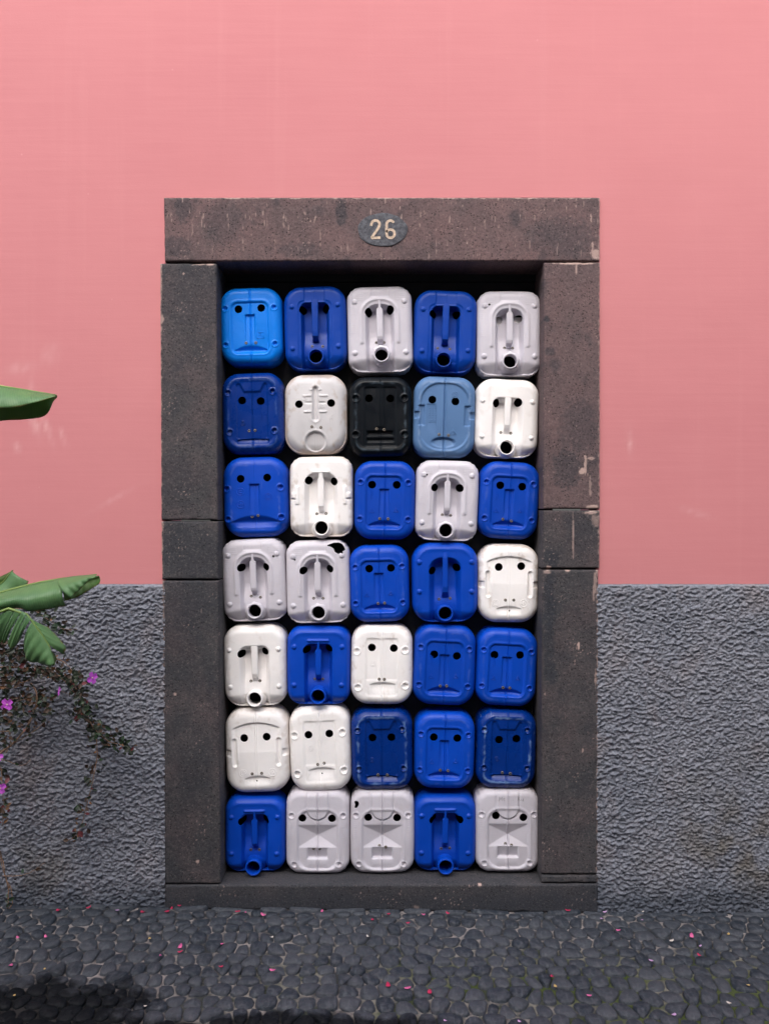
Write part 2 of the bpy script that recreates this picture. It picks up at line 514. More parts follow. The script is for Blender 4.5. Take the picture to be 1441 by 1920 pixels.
# ------------------------------------------------------------------ the pink house wall with its stone doorway
HOUSE = thing('pink_house', (0, 0, 0), 'pink plastered house wall with grey roughcast base and basalt doorway', 'house')
ZD = at(0, 1095).z                                   # top of the roughcast
FX0, FX1, FZT = at(304, 0).x, at(1122, 0).x, at(0, 369).z
def grid(xs, zs):
    X, Z = np.meshgrid(xs, zs)
    nx, nz = len(xs), len(zs)
    i = np.arange((nz - 1) * nx).reshape(nz - 1, nx)[:, :-1].ravel()
    return X.ravel(), Z.ravel(), np.stack([i, i + 1, i + nx + 1, i + nx], 1)
def pink_wall():
    def dense(a, b, st): return np.linspace(a, b, max(2, int(round((b - a) / st)) + 1))
    V, Q, sc, gr = [], [], [], []; n = 0
    x0, x1, zt = -6.0, 6.0, 5.6
    for (xa, xb, za, zb) in ((x0, FX0 + .014, ZD - .02, FZT - .004), (FX1 - .010, x1, ZD - .02, FZT - .004), (x0, x1, FZT - .004, zt)):
        xs = np.unique(np.concatenate([dense(xa, xb, .08), dense(max(xa, -1.7), min(xb, 1.7), .014)]))
        zs = np.unique(np.concatenate([dense(za, zb, .08), dense(za, min(zb, 3.6), .014)]))
        X, Z, q = grid(xs, zs)
        Y = -0.002 + 0.0030 * fbm(X * 1.1, Z * 1.1, 3, 5) + 0.0008 * fbm(X * 7, Z * 7, 3, 8)
        # paint builds up against the stone surround
        V.append(np.stack([X, Y, Z], 1)); Q.append(q + n); n += len(X)
        PX, PY = X / S0 + 720.5, 960 - (Z - CZ) / S0
        s = np.zeros_like(X)
        for (cx, cy, lx, ly, ang) in ((70, 800, 6, 22, .2), (90, 806, 5, 26, .35), (119, 820, 4, 14, .35), (33, 838, 5, 9, .3), (95, 665, 14, 18, -.5), (40, 690, 25, 10, .1), (60, 760, 5, 40, .05), (215, 935, 40, 4, .5), (1180, 830, 4, 22, 0.1), (1300, 960, 30, 5, -.3)):
            dx, dy = PX - cx, PY - cy
            u = dx * math.cos(ang) - dy * math.sin(ang); v = dx * math.sin(ang) + dy * math.cos(ang)
            w = 0.4 if lx > 12 else 0.75
            s = np.maximum(s, w * np.exp(-((u / lx) ** 2 + (v / ly) ** 2)) * (0.5 + ss(-.3, .3, fbm(PX / 9, PY / 26, 3, 3))) * .6)
        sc.append(np.clip(s, 0, 1))
        g = 0.16 * ss(0.05, 0.5, fbm(PX / 260 + 3, PY / 420, 4, 21))
        # a repainted strip with a faint edge
        g = g + 0.10 * ss(1021, 1027, PX) * ss(360, 300, PY)
        gr.append(np.clip(g, 0, 1))
    o = mesh_np('plaster', np.concatenate(V), np.concatenate(Q), M_PINK, HOUSE, True, {'scuff': np.concatenate(sc), 'grime': np.concatenate(gr)})
    o['label'] = 'smooth pink painted plaster'
    m = MB()                                           # the masonry behind the plaster
    m.box(x0, FX0 - .004, 0.012, 0.34, -0.1, zt); m.box(FX1 + .004, x1, 0.012, 0.34, -0.1, zt); m.box(FX0 - .004, FX1 + .004, 0.012, 0.34, FZT + .004, zt)
    m.build('masonry', M_PINK, HOUSE, False)
    # roughcast base: real lumps
    for side in (0, 1):
        if side == 0: fine = dense(-1.55, FX0 + .015, .003); far = -1.55 - np.cumsum(np.linspace(.005, .06, 70)); xs = np.concatenate([far[::-1], fine])
        else: fine = dense(FX1 - .013, 1.55, .003); far = 1.55 + np.cumsum(np.linspace(.005, .06, 70)); xs = np.concatenate([fine, far])
        zs = dense(-0.06, ZD, .003)
        X, Z, q = grid(xs, zs)
        wx = X + .006 * vnoise(X * 40, Z * 40, 4); wz = Z + .006 * vnoise(X * 40, Z * 40, 9)
        r1 = fbm(wx * 60, wz * 92, 3, 31)
        r2 = fbm(wx * 125, wz * 165, 2, 77)
        big = fbm(wx * 18, wz * 24, 3, 50)
        H = 0.0075 * np.tanh(2.0 * r1) + 0.0060 * r2 + 0.004 * big + .003
        H = H * (0.35 + 0.65 * ss(0, .025, ZD - Z))
        Y = -0.0115 - H + 0.016 * ss(.006, 0, ZD - Z)
        Y = np.minimum(Y, -0.0045)
        PX, PY = X / S0 + 720.5, 960 - (Z - CZ) / S0
        stn = 0.85 * np.exp(-(((PX - 1400) / 130) ** 2 + ((PY - 1590) / 95) ** 2)) * ss(-.3, .4, fbm(PX / 60, PY / 60, 3, 2))
        stn = np.maximum(stn, 0.4 * ss(.1, .5, fbm(PX / 170, PY / 150, 3, 12)) * ss(1300, 1600, PY))
        foot_dk = 0.75 * ss(70, 5, 1700 - PY + 28 * fbm(PX / 50, PY / 50, 3, 6))  # roughcast colour darkens towards the ground line
        Zw = Z + 0.0018 * vnoise(X * 18, 0 * X, 3) * ss(.02, 0, ZD - Z)
        o = mesh_np('roughcast_base', np.stack([X, Y, Zw], 1), q, M_ROUGH, HOUSE, True, {'stain': np.clip(stn, 0, 1), 'darkened': np.clip(foot_dk, 0, 1)})
        o['label'] = 'grey roughcast render along the foot of the wall'
pink_wall()

YF = -0.016          # face of the stone surround
YB = 0.195           # backing board
def block(name, corners, seed, tint=0.0, tintvar=0.3, dark=None, pale=None, res=.0032, label=None, yf=YF, yb=YB, chips=1.0):
    """a dressed stone: corners = photo pixels (tl, tr, br, bl) of its face"""
    P = [at(x, y, yf) for x, y in corners]
    w = (P[1] - P[0]).length; h = (P[0] - P[3]).length
    nu, nv = max(8, int(w / res)), max(8, int(h / res))
    U, Vv, q = grid(np.linspace(0, 1, nu + 1), np.linspace(0, 1, nv + 1))
    X = (P[3].x * (1 - U) + P[2].x * U) * (1 - Vv) + (P[0].x * (1 - U) + P[1].x * U) * Vv
    Z = (P[3].z * (1 - U) + P[2].z * U) * (1 - Vv) + (P[0].z * (1 - U) + P[1].z * U) * Vv
    dl, dr, db, dt = U * w, (1 - U) * w, Vv * h, (1 - Vv) * h
    X = X + 0.0020 * fbm(Z * 22, Z * 0 + seed, 3, seed) * (ss(.03, 0, dl) + ss(.03, 0, dr))
    Z = Z + 0.0014 * fbm(X * 22, X * 0 + seed, 3, seed + 5) * (ss(.03, 0, db) + ss(.03, 0, dt))
    e = np.minimum(np.minimum(dl, dr), np.minimum(db, dt))
    R = 0.006 + 0.006 * chips * ss(.1, .5, fbm(X * 26, Z * 26, 3, seed + 9))
    t = np.clip(1 - e / R, 0, 1)
    Y = yf + R * (1 - np.sqrt(np.clip(1 - t * t, 0, 1))) * 0.9
    Y = Y + 0.0016 * fbm(X * 9, Z * 9, 3, seed + 2) + 0.0010 * fbm(X * 60, Z * 60, 2, seed + 3)
    PX, PY = X / S0 + 720.5, 960 - (Z - CZ) / S0
    tn = tint + tintvar * fbm(PX / 60, PY / 75, 4, seed + 30)
    dk = 0.5 * ss(.12, .5, fbm(PX / 45 + 7, PY / 60, 4, seed + 40))
    if dark is not None: dk = np.maximum(dk, dark(PX, PY, e))
    pl = 0.55 * ss(.42, .52, fbm(PX / 3.0, PY / 5, 2, seed + 50)) * ss(0.1, .5, fbm(PX / 50, PY / 50, 2, seed + 51))
    if pale is not None: pl = np.maximum(pl, pale(PX, PY, e))
    V = np.stack([X, Y, Z], 1)
    # sides: extrude the border loop back
    gi = np.arange((nu + 1) * (nv + 1)).reshape(nv + 1, nu + 1)
    loop = np.concatenate([gi[0, :-1], gi[:-1, -1], gi[-1, :0:-1], gi[:0:-1, 0]])
    n0 = len(V); k = len(loop)
    rings = [loop]; A = [V]
    for yy in (yf + .02, yf + .09, yb):
        r = V[loop].copy(); r[:, 1] = yy
        r[:, 1] += 0; A.append(r); rings.append(np.arange(k) + n0); n0 += k
    Q = [q]
    for a, b in zip(rings[:-1], rings[1:]):
        Q.append(np.stack([a, b, np.roll(b, -1), np.roll(a, -1)], 1))
    ext = lambda z, k=1: np.concatenate([np.clip(z, 0, 1)] + [np.clip(z, 0, 1)[loop] * k] * 3)
    z0 = np.zeros_like(X)
    o = mesh_np(name, np.concatenate(A), np.concatenate(Q), M_STONE, HOUSE, True, {'tint': ext(tn + z0), 'dark': ext(dk + z0), 'pale': ext(pl + z0, 0)})
    if label: o['label'] = label
    return o

def spots(lst, seed, soft=.35):
    def f(PX, PY, e):
        r = 0
        for (cx, cy, rx, ry, a) in lst:
            d = ((PX - cx) / rx) ** 2 + ((PY - cy) / ry) ** 2
            r = np.maximum(r, a * ss(1.4, .5, d + 1.3 * fbm(PX / 8, PY / 8, 3, seed)))
        return r
    return f
def rim_paint(seed, sides, amt=.8):
    """splashed lime and paint along some outer edges; sides: functions giving distance in px"""
    def f(PX, PY, e):
        r = 0 * PX
        for g in sides:
            d = g(PX, PY)
            r = np.maximum(r, amt * ss(5.0, 1.8, d + 4.5 * fbm(PX / 10, PY / 10, 3, seed)))
        return r
    return f
def both(*fs): return lambda PX, PY, e: np.maximum.reduce([g(PX, PY, e) + 0 * PX for g in fs])
def streaks(PX, PY, e):
    n = fbm(PX / 4.5, PY / 55, 3, 71); b = fbm(PX / 3, PY / 14, 2, 72)
    return 0.62 * ss(.26, .45, n) * ss(.0, .3, b) * (0.5 + .5 * ss(480, 380, PY))

LINTEL = block('lintel', [(307, 370), (1124, 370), (1124, 489.5), (309, 489.5)], 3, .62, .38,
      both(spots([(345, 395, 16, 26, .55), (420, 420, 40, 40, .35), (640, 400, 10, 30, .6), (560, 470, 40, 14, .4), (1050, 450, 60, 40, .4), (330, 465, 30, 20, .5)], 4)),
      both(streaks, rim_paint(5, [lambda x, y: y - 370], .75), rim_paint(15, [lambda x, y: 1124 - x], .75), spots([(1115, 478, 9, 9, .7), (1108, 470, 2, 14, .7)], 6)),
      label='brownish basalt lintel block streaked with pink paint')
J = [
    ([(300, 494), (406, 494), (408.5, 975), (302.5, 975)], .10, [(370, 560, 60, 60, .4), (330, 900, 30, 60, .35)], [(395, 497, 8, 3, .7), (375, 496, 12, 3, .6), (346, 515, 1.5, 2, .7), (305, 600, 4, 10, .6)], lambda x, y: x - 300.5),
    ([(302.5, 977.5), (409, 977.5), (409.5, 1086), (303.5, 1086)], .02, [(355, 1030, 60, 50, .55)], [(306, 985, 4, 8, .6)], lambda x, y: x - 303),
    ([(304, 1089), (410, 1089), (413.5, 1657), (309, 1657)], .06, [(350, 1130, 50, 60, .5), (360, 1420, 40, 90, .25)], [(330, 1300, 3, 3, .7), (372, 1612, 3, 4, .7), (307, 1500, 3, 20, .5)], lambda x, y: x - 306),
    ([(1019, 492), (1124, 492), (1124, 954), (1018, 954)], .55, [(1085, 800, 36, 50, .4), (1023, 600, 6, 6, .8), (1060, 880, 26, 40, .55), (1030, 660, 10, 8, .6)], [(1095, 870, 2.5, 20, .75), (1088, 884, 5, 6, .9), (1104, 912, 2, 20, .4), (1108, 951, 14, 4, .9), (1075, 495, 36, 3.5, .8), (1105, 860, 6, 3, .6), (1078, 508, 2, 9, .6)], lambda x, y: 1124 - x),
    ([(1018, 957), (1124, 957), (1123.5, 1065.5), (1016, 1065.5)], .12, [(1030, 1050, 14, 20, .8), (1090, 1000, 30, 40, .4)], [(1106, 961, 12, 3, .8), (1072, 1005, 1.6, 40, .5), (1026, 1064, 5, 4, .9), (1116, 975, 9, 12, .35)], lambda x, y: 1123.5 - x),
    ([(1015.5, 1068.5), (1121, 1068.5), (1120, 1639), (1014.5, 1639)], .08, [(1028, 1130, 12, 60, .9), (1027, 1210, 10, 50, .8), (1030, 1262, 12, 22, .85), (1030, 1085, 10, 16, .8)], [(1082, 1210, 2.2, 6, .95), (1062, 1069, 6, 2.5, .8), (1024, 1072, 6, 4, .6), (1113, 1090, 3, 20, .5), (1110, 1112, 2, 14, .5), (1090, 1405, 1.5, 4, .7), (1114, 1270, 2, 16, .5), (1020, 1300, 2, 3, .5)], lambda x, y: 1120.5 - x),
]
J.append(([(1014.5, 1641.5), (1120, 1641.5), (1120.5, 1655.5), (1014.5, 1655.5)], .03, [], [], lambda x, y: 1120.5 - x))
for i, (c, tnt, dk, pl, edge) in enumerate(J):
    block('jamb_stone', c, 40 + i * 13, tnt, .22, spots(dk, 60 + i), both(spots(pl, 80 + i), rim_paint(90 + i, [edge], .7 if i != 2 else .4)))
block('threshold_stone', [(309, 1660), (1120.5, 1658), (1120.5, 1712), (309, 1704)], 130, .02, .12,
      lambda x, y, e: .35 + .5 * ss(1662, 1690, y + 14 * fbm(x / 60, y / 60, 3, 5)), spots([(898, 1654, 3, 5, .95), (815, 1680, 2, 2, .7), (780, 1697, 5, 4, .3), (1000, 1648, 3, 2, .4)], 7),  # face colour gets darker towards its lower edge
      label='worn basalt threshold stone, nearly black along its face', yf=YF - .004, yb=.19)

# house number cut into the lintel
def number():
    m = MB(); c = at(717, 431, YF); n = 40; rx, rz = 46.5 * S0, 31 * S0
    y0 = YF - .0035
    vs = []
    for s, y in ((1.0, YF + .004), (1.0, y0 + .001), (.965, y0)):
        for k in range(n):
            a = 2 * math.pi * k / n; j = 1 + .012 * math.sin(5 * a + 1) + .01 * math.sin(9 * a)
            vs.append((c.x + rx * s * j * math.cos(a), y, c.z + rz * s * j * math.sin(a)))
    vs.append((c.x, y0, c.z))
    fs = [(r * n + k, r * n + (k + 1) % n, (r + 1) * n + (k + 1) % n, (r + 1) * n + k) for r in range(2) for k in range(n)]
    fs += [(2 * n + k, 2 * n + (k + 1) % n, 3 * n) for k in range(n)]
    m.add(vs, fs); o = m.build('number_oval', M_OVAL, LINTEL, False); o['label'] = 'oval grey panel on the lintel carrying the number 26'
    def stroke(name, pts, wd, lab):
        # flat painted stroke, slightly proud
        m = MB(); yy = y0 - .0012; rng = random.Random(len(pts))
        P = [Vector((at(x, y, YF).x, 0, at(x, y, YF).z)) for x, y in pts]
        L = []; 
        for i in range(len(P) - 1):
            for t in range(4): L.append(P[i].lerp(P[i + 1], t / 4))
        L.append(P[-1]); W = []
        for i, p in enumerate(L):
            t = (L[min(i + 1, len(L) - 1)] - L[max(i - 1, 0)]).normalized(); nn = Vector((-t.z, 0, t.x))
            w = wd * S0 / 2 * (1 + rng.uniform(-.08, .08))
            W.append((p + nn * w, p - nn * w))
        vs = []
        for a, b in W: vs += [(a.x, yy, a.z), (b.x, yy, b.z), (a.x, y0 + .0008, a.z), (b.x, y0 + .0008, b.z)]
        fs = []
        for i in range(len(W) - 1):
            a, b = i * 4, i * 4 + 4
            fs += [(a, b, b + 1, a + 1), (a + 2, b + 2, b, a), (a + 1, b + 1, b + 3, a + 3)]
        fs += [(0, 1, 3, 2), ((len(W) - 1) * 4 + 2, (len(W) - 1) * 4 + 3, (len(W) - 1) * 4 + 1, (len(W) - 1) * 4)]
        m.add(vs, fs); o = m.build(name, M_NUM, LINTEL, False); o['label'] = lab
    arc = lambda cx, cy, rx, ry, a0, a1, k: [(cx + rx * math.cos(math.radians(a0 + (a1 - a0) * i / k)), cy - ry * math.sin(math.radians(a0 + (a1 - a0) * i / k))) for i in range(k + 1)]
    two = [(695.5, 424)] + arc(703.8, 421, 7.6, 7, 175, -20, 10) + [(709, 428), (703, 437), (696.5, 446), (698, 446.8), (713, 446.2)]
    stroke('digit', two, 4.6, 'cream painted digit 2')
    six = arc(731.5, 421, 7, 6.8, 25, 180, 8) + [(724.2, 430), (724.4, 439)] + arc(731.8, 439, 7.4, 7.6, 180, 360, 10) + arc(731.8, 438, 7.4, 7, 0, 170, 8)
    stroke('digit', six, 4.6, 'cream painted digit 6')
number()

# black board that the cans are screwed to
m = MB(); a, b = at(395, 480, YB), at(1035, 1655, YB)
m.box(a.x, b.x, YB - .004, YB + .025, b.z, a.z)
m.box(at(412, 0, .19).x, at(1012, 0, .19).x, YB - .022, YB - .0045, at(0, 530, .19).z, at(0, 512, .19).z)
tag(m.build('backing_board', M_BOARD, None, False), 'black painted board closing the doorway behind the jerrycans', 'board')

# ------------------------------------------------------------------ jerrycan faces
YC = 0.066                                # front of the can faces
def rbox(x, z, x0, x1, z0, z1, r):
    qx = np.abs(x - (x0 + x1) / 2) - (x1 - x0) / 2 + r; qz = np.abs(z - (z0 + z1) / 2) - (z1 - z0) / 2 + r
    return np.hypot(np.maximum(qx, 0), np.maximum(qz, 0)) + np.minimum(np.maximum(qx, qz), 0) - r
def circ(x, z, cx, cz, r): return np.hypot(x - cx, z - cz) - r
def caps(x, z, ax, az, bx, bz, r):
    dx, dz = bx - ax, bz - az
    t = np.clip(((x - ax) * dx + (z - az) * dz) / (dx * dx + dz * dz), 0, 1)
    return np.hypot(x - ax - t * dx, z - az - t * dz) - r
def ins(d, e): return 1 - ss(-e, 0, d)
def ridge(d, w): return np.exp(-(d / w) ** 2)
def frown(x, z, rx, zt, sag, zb, depth, cx=0, e=3, fade=5):
    top = zt - sag * ((x - cx) / rx) ** 2
    t = np.clip((z - zb) / np.maximum(top - zb, .5), 0, 1)
    return depth * t ** .8 * ss(0, e, top - z) * (1 - ss(rx - fade, rx, np.abs(x - cx)))
def smile(x, z, rx, zt, sag, zb, depth, cx=0):
    u = np.clip(1 - ((x - cx) / rx) ** 2, 0, 1)
    ch_ = zt - sag; top = ch_ + sag * u
    k = np.minimum((top - z) / np.maximum(top - ch_, .6), (z - zb) / (ch_ - zb))
    return depth * u ** .6 * ss(0, 1, np.clip(k, 0, 1))
def dimples(x, z, lst, r, dep):
    h = 0
    for cx, cz in lst:
        d = np.hypot(x - cx, z - cz) / r
        h = h - dep * ss(1.0, .45, d) + .35 * abs(dep) * np.exp(-((d - 1.15) / .22) ** 2)
    return h
def knobs(x, z, lst, r, dep):
    h = 0
    for cx, cz in lst:
        d = np.hypot(x - cx, z - cz) / r
        h = h + dep * np.sqrt(np.clip(1 - d * d, 0, 1))
    return h
def seam(x, k=.6): return 1.5 * k * (ridge(x - 1.5, .75) + ridge(x + 1.5, .75)) - 1.6 * k * ridge(x, .7)
def stripes(x, z, cxs, czs, n=4, hw=6):
    h = 0
    for cx in cxs:
        for cz in czs:
            for i in range(n):
                h = h + .45 * ridge(z - cz - (i - n / 2) * 3.4, .8) * ss(hw, hw - 1.5, np.abs(x - cx))
    return h

def f_B1(x, z):
    p = rbox(x, z, -37, 35, -57, 47, 13)
    h = -2.6 * ins(p, 3.5) + .7 * ridge(p - 2, 2.2)
    h = h - .9 * ss(42, 47.5, z) * ins(p, 3)
    h = h - frown(x, z, 10, 22, 0, -34, 4.2, -1, 2.2, 2.5)
    h = h - smile(x, z, 31, -38, 11, -57, 6.0) 
    h = h + dimples(x, z, [(-47, 34), (45, 34), (-47.5, -38), (45, -38)], 5, 3.4)
    return h + seam(x)
def f_B2(x, z):
    p = rbox(x, z, -32, 31, -51, 58, 7)
    v = np.maximum(np.abs(x) * .86 + (44 - z) * .45 - 17, -(z - 38)) * .9
    tongue = ins(v, 4)
    h = -2.7 * ins(p, 4) * (1 - tongue)
    o = rbox(x, z, -48, 47, -64, 66, 26)
    h = h + 1.2 * ridge(o, 3.5) - .8 * ins(o + 4, 4)
    h = h - frown(x, z, 31, -47.5, 1.5, -58, 6.5, 0, 2.2, 3)
    h = h + dimples(x, z, [(-45.5, 39), (39, 40), (-44, -35), (41, -34)], 5.2, 4)
    h = h + knobs(x, z, [(-45.5, 37), (39, 38), (-44, -37), (41, -36)], 2, 2)
    return h + seam(x, .45)
def f_B3(x, z):
    h = -frown(x, z, 9.5, 25, 0, -36, 4.6, -1, 2.2, 2.2)
    h = h - smile(x, z, 45, -33, 15, -60, 7)
    h = h - 1.6 * ss(-50, -57, z) * ss(-66, -60, z)
    h = h + dimples(x, z, [(-51, 16), (46, 17), (-49.5, -42), (46.5, -40)], 5.4, 3.8)
    return h + .45 * ridge(x, .8)
def f_B4(x, z):
    p = rbox(x, z, -33, 33, -62, 54, 10)
    h = -1.0 * ins(p, 6) - .8 * ins(rbox(x, z, -32, -4, -30, 54, 4), 4) - .8 * ins(rbox(x, z, 4, 32, -30, 54, 4), 4)
    h = h - smile(x, z, 25, -31, 6, -60, 4.0, 2)
    h = h + dimples(x, z, [(-48, 27), (44, 30), (-45, -43), (45, -39)], 6, 3.6)
    return h + seam(x, .35)
def f_B5(x, z):
    h = -frown(x, z, 46, 54, 12, 0, 3.6, 0, 3, 8)
    for s in (-1, 1):
        c = caps(x, z, s * 41, 20, s * 40, -22, 5.2)
        h = h - 4.4 * ins(c, 3.6) + .6 * ridge(c - 1, 1.6)
        h = h - 4 * ins(rbox(x, z, *sorted((s * 46, s * 70)), -9, 5, 2), 3)
    h = h - smile(x, z, 24, -42, 7, -64, 4)
    return h + seam(x, .4)
def f_B6(x, z):
    p = rbox(x, z, -47, 47, -64, 64, 38)
    h = -2.2 * ins(p, 3.2) + .6 * ridge(p - 1.5, 2)
    for s in (-1, 1):
        h = h - 3.8 * ins(rbox(x, z, *sorted((s * 37, s * 50)), -18, 22, 2), 2.5)
        h = h - 4.5 * ins(rbox(x, z, *sorted((s * 47, s * 70)), -5, 10, 2), 2.5)
    e = np.hypot((x + 1) / 25, (z + 49) / 11) - 1
    h = h - 5.5 * ins(e * 12, 4) * np.clip((z + 62) / 20, 0, 1)
    h = h - 1.2 * ins(rbox(x, z, -34, -15, -38, 24, 3), 2) * ss(-30, -10, z + x * .6 + 20)
    return h - 2.4 * ridge(x, 1.3) + .8 * (ridge(x - 3.2, 1) + ridge(x + 3.2, 1))
def f_B7(x, z):
    h = -3.2 * ss(.35, 1.0, np.hypot(x / 62, z / 82))
    c = caps(x, z, 0, 47, 0, -9, 6.4)
    h = h - 5.5 * ins(c, 4) + .8 * ridge(c - 1.5, 1.6)
    for (zz, xa, xb) in ((46, 5, 12), (34.5, 7, 24), (3.5, 7, 22)):
        h = h + 2.0 * ridge(z - zz, 1.5) * ss(xa - 1, xa + 2, np.abs(x)) * ss(xb + 1, xb - 3, np.abs(x))
    h = h - 1.8 * ridge(z - 21, 1.6) * ss(5, 8, np.abs(x)) * ss(21, 17, np.abs(x))
    m_ = circ(x, z, 0, -53, 20)
    h = h - 4.6 * ins(m_, 3) + .7 * ridge(m_ - 1.5, 1.8)
    w = np.abs(x) * .8 - (z + 78) * .62 - 4        # chin drawn in at the corners
    h = h - 4 * ss(8, 30, w)
    return h + .3 * ridge(x, .7)
def f_B8(x, z):
    o = rbox(x, z, -50, 50, -66, 66, 24)
    h = 1.0 * ridge(o, 3) - .8 * ins(o + 4, 4)
    h = h - 2.6 * ins(rbox(x, z, -31, 31, -60, 58, 6), 3.5) + 1.5 * ins(rbox(x, z, -9, 9, -22, 58, 3), 3)
    h = h - 5 * ins(rbox(x, z, -26, 24, -37, -27, 2), 2.5)
    h = h - 3 * ins(rbox(x, z, -27, 26, -50, -41, 3), 3)
    h = h + dimples(x, z, [(-46.5, 35), (45.5, 35), (-47, -35), (45, -35)], 6.2, 4)
    return h + seam(x, .3)
def f_B9(x, z):
    t = np.minimum(rbox(x, z, -20, 20, 40, 90, 2), circ(x, z, 0, 44, 20.5))
    h = 1.0 * ins(t, 2) - 1.4 * ridge(t - 1, 1.2)
    arch = rbox(x, z, -38, 39, -69, 42, 24)
    h = h - 2.2 * ins(arch, 4) * (1 - .6 * ins(t, 2)) + .8 * ridge(arch - 2, 2.2)
    d = np.maximum(np.abs(x) / 37, np.abs(z + 7) / 20.5)
    h = h - 9.5 * np.clip(1 - d, 0, 1) ** .9
    h = h - .6 * ss(16, 13.5, z) * ins(arch, 4)
    h = h - 7.0 * ins(rbox(x, z, -20, 19, -49, -27, 1.5), 2.0) * np.clip((-25 - z) / 20, 0, 1)
    h = h + .7 * ins(rbox(x, z, -24, 23, -66, -47, 6), 9)
    h = h + dimples(x, z, [(-48, 32), (47, 32), (-43, -58), (39, -58)], 5, 3)
    h = h + stripes(x, z, (-49.5, 49.5), (0, -52), 5, 5)
    h = h + stripes(x, z, (-48, 48), (18,), 4, 5)
    return h + seam(x, .9)
def basin(x, z, wx, zt, rt, d1, d2, e=9, split=-30):
    b = rbox(x, z, -wx, wx, -300, zt, rt)
    dep = d2 + (d1 - d2) * ss(split - 14, split + 26, z)
    return dep * ins(b, e), b
def chin(x, z, z0=-46, dep=9, k=12):
    zz = z + 5 * (np.abs(x) / 50) ** 2 + 3.5      # the crease dips towards the corners
    return dep * ss(z0, z0 - k - 5, zz)
def f_A1(x, z):
    h, b = basin(x, z, 27, 46, 11, 21, 12, 6)
    h = -h - chin(x, z, -44, 8, 22)
    h = h - 1.6 * ins(rbox(x, z, -21, 20, 47, 90, 2), 2.4)
    h = h - 1.2 * ins(rbox(x, z, -33, 33, -60, 50, 12), 3)
    return h + knobs(x, z, [(-43, 38), (43, 40), (-43, -39), (43, -36)], 4.2, 2.8) + .4 * ridge(x, .8) * (b > 0)
def f_A2(x, z):
    h, b = basin(x, z, 27, 44, 22, 20, 11, 8)
    r = rbox(x, z, -33, 33, -300, 52, 28)
    h = -h + 2.4 * ridge(r, 3.0) * ss(-29, -24, z)
    h = h - chin(x, z, -47, 8, 14)
    h = h + knobs(x, z, [(-45, 48), (45, 48), (-46, -43), (46, -43)], 4.8, 3)
    h = h - 1.0 * ins(rbox(x, z, -18, 18, 56, 90, 2), 2)
    h = h + stripes(x, z, (-48, 48), (2, 35), 5, 6) + stripes(x, z, (-40, 40), (58,), 4, 12)
    return h
def f_A3(x, z):
    h, b = basin(x, z, 29, 40, 15, 19, 12, 10)
    h = -h - chin(x, z, -46, 8, 16)
    return h + knobs(x, z, [(-47, 32), (45, 32), (-46, -38), (45, -38)], 4.4, 3)
def f_A4(x, z):
    h, b = basin(x, z, 32, 46, 22, 18, 11, 10)
    h = -h - chin(x, z, -44, 8, 18)
    h = h + 2.4 * ins(rbox(x, z, -18, 18, 43, 52, 4), 3)
    for s in (-1, 1):
        h = h + 2.2 * ins(rbox(x, z, *sorted((s * 40, s * 49)), -16, 21, 3), 3)
        h = h + 2.2 * ins(rbox(x, z, *sorted((s * 47, s * 57)), -4, 8, 2), 2.5)
        h = h - 2.2 * ridge(z + 5, 1.3) * ss(46, 48, s * x)
    return h
def f_A5(x, z):
    h, b = basin(x, z, 27, 45, 13, 22, 13, 7)
    h = -h - chin(x, z, -50, 8, 16)
    h = h + 2.4 * ins(rbox(x, z, -22, 21, 47, 54, 3), 3)
    h = h + knobs(x, z, [(-45, 38), (44, 38), (-45, -37), (43, -37)], 4.6, 3)
    o = rbox(x, z, -52, 52, -90, 66, 26)
    return h + .9 * ridge(o, 4)
def f_A6(x, z):
    h, b = basin(x, z, 30, 50, 24, 20, 13, 12)
    h = -h - chin(x, z, -48, 7, 16)
    h = h + knobs(x, z, [(-46, 40), (47, 40), (-46, -17), (47, -17)], 4.6, 3)
    o = rbox(x, z, -50, 50, -90, 66, 30)
    return h + .9 * ridge(o, 4)
def hd(kind):                           # handle stations: z, half width, front, back
    if kind == 'A1': return [(51, 6.4, -1.5, -12), (44, 6.4, -1.0, -8), (20, 6.2, -.5, -8), (-8, 6, -1, -9), (-16, 5.8, -2, -11), (-20, 5.4, -6, -16), (-24, 6.5, -12, -24)]
    if kind == 'A2': return [(50, 2.2, 1.2, -10), (40, 2.2, 1.0, -7), (37.5, 2.4, 1, -7), (34.5, 5.8, .8, -7), (10, 5.8, .8, -7), (-14, 5.8, .4, -8), (-19, 5.6, -1.4, -10), (-22, 5.2, -8, -16), (-26, 4.4, -12, -24)]
    if kind == 'A3': return [(44, 6.4, -1, -12), (36, 6.2, -.6, -8), (10, 5.8, -.4, -8), (-14, 5.4, -1.4, -9), (-20, 5.2, -4, -12), (-24, 5.2, -10, -18), (-29, 5.2, -13, -26)]
    if kind == 'A4': return [(50, 4.2, 1.5, -10), (38, 4.2, 1, -7), (35, 4.6, .8, -7), (31, 5.8, .6, -7), (0, 5.8, .4, -7), (-18, 5.6, -.4, -8), (-24, 5.2, -4, -12), (-29, 4.8, -12, -22)]
    if kind == 'A5': return [(50, 2, 1.5, -10), (38, 2, .6, -7), (34, 2.4, .5, -7), (30, 5.6, .4, -7), (4, 5.6, .2, -7), (-16, 5.4, -.8, -8), (-22, 5.2, -5, -14), (-27, 5.2, -13, -25)]
    return [(58, 4.6, -.6, -10), (48, 4.6, .8, -8), (20, 4.8, .8, -8), (-8, 5, -.4, -9), (-18, 5.2, -3, -12), (-24, 6, -9, -18), (-29, 6.6, -14, -26)]

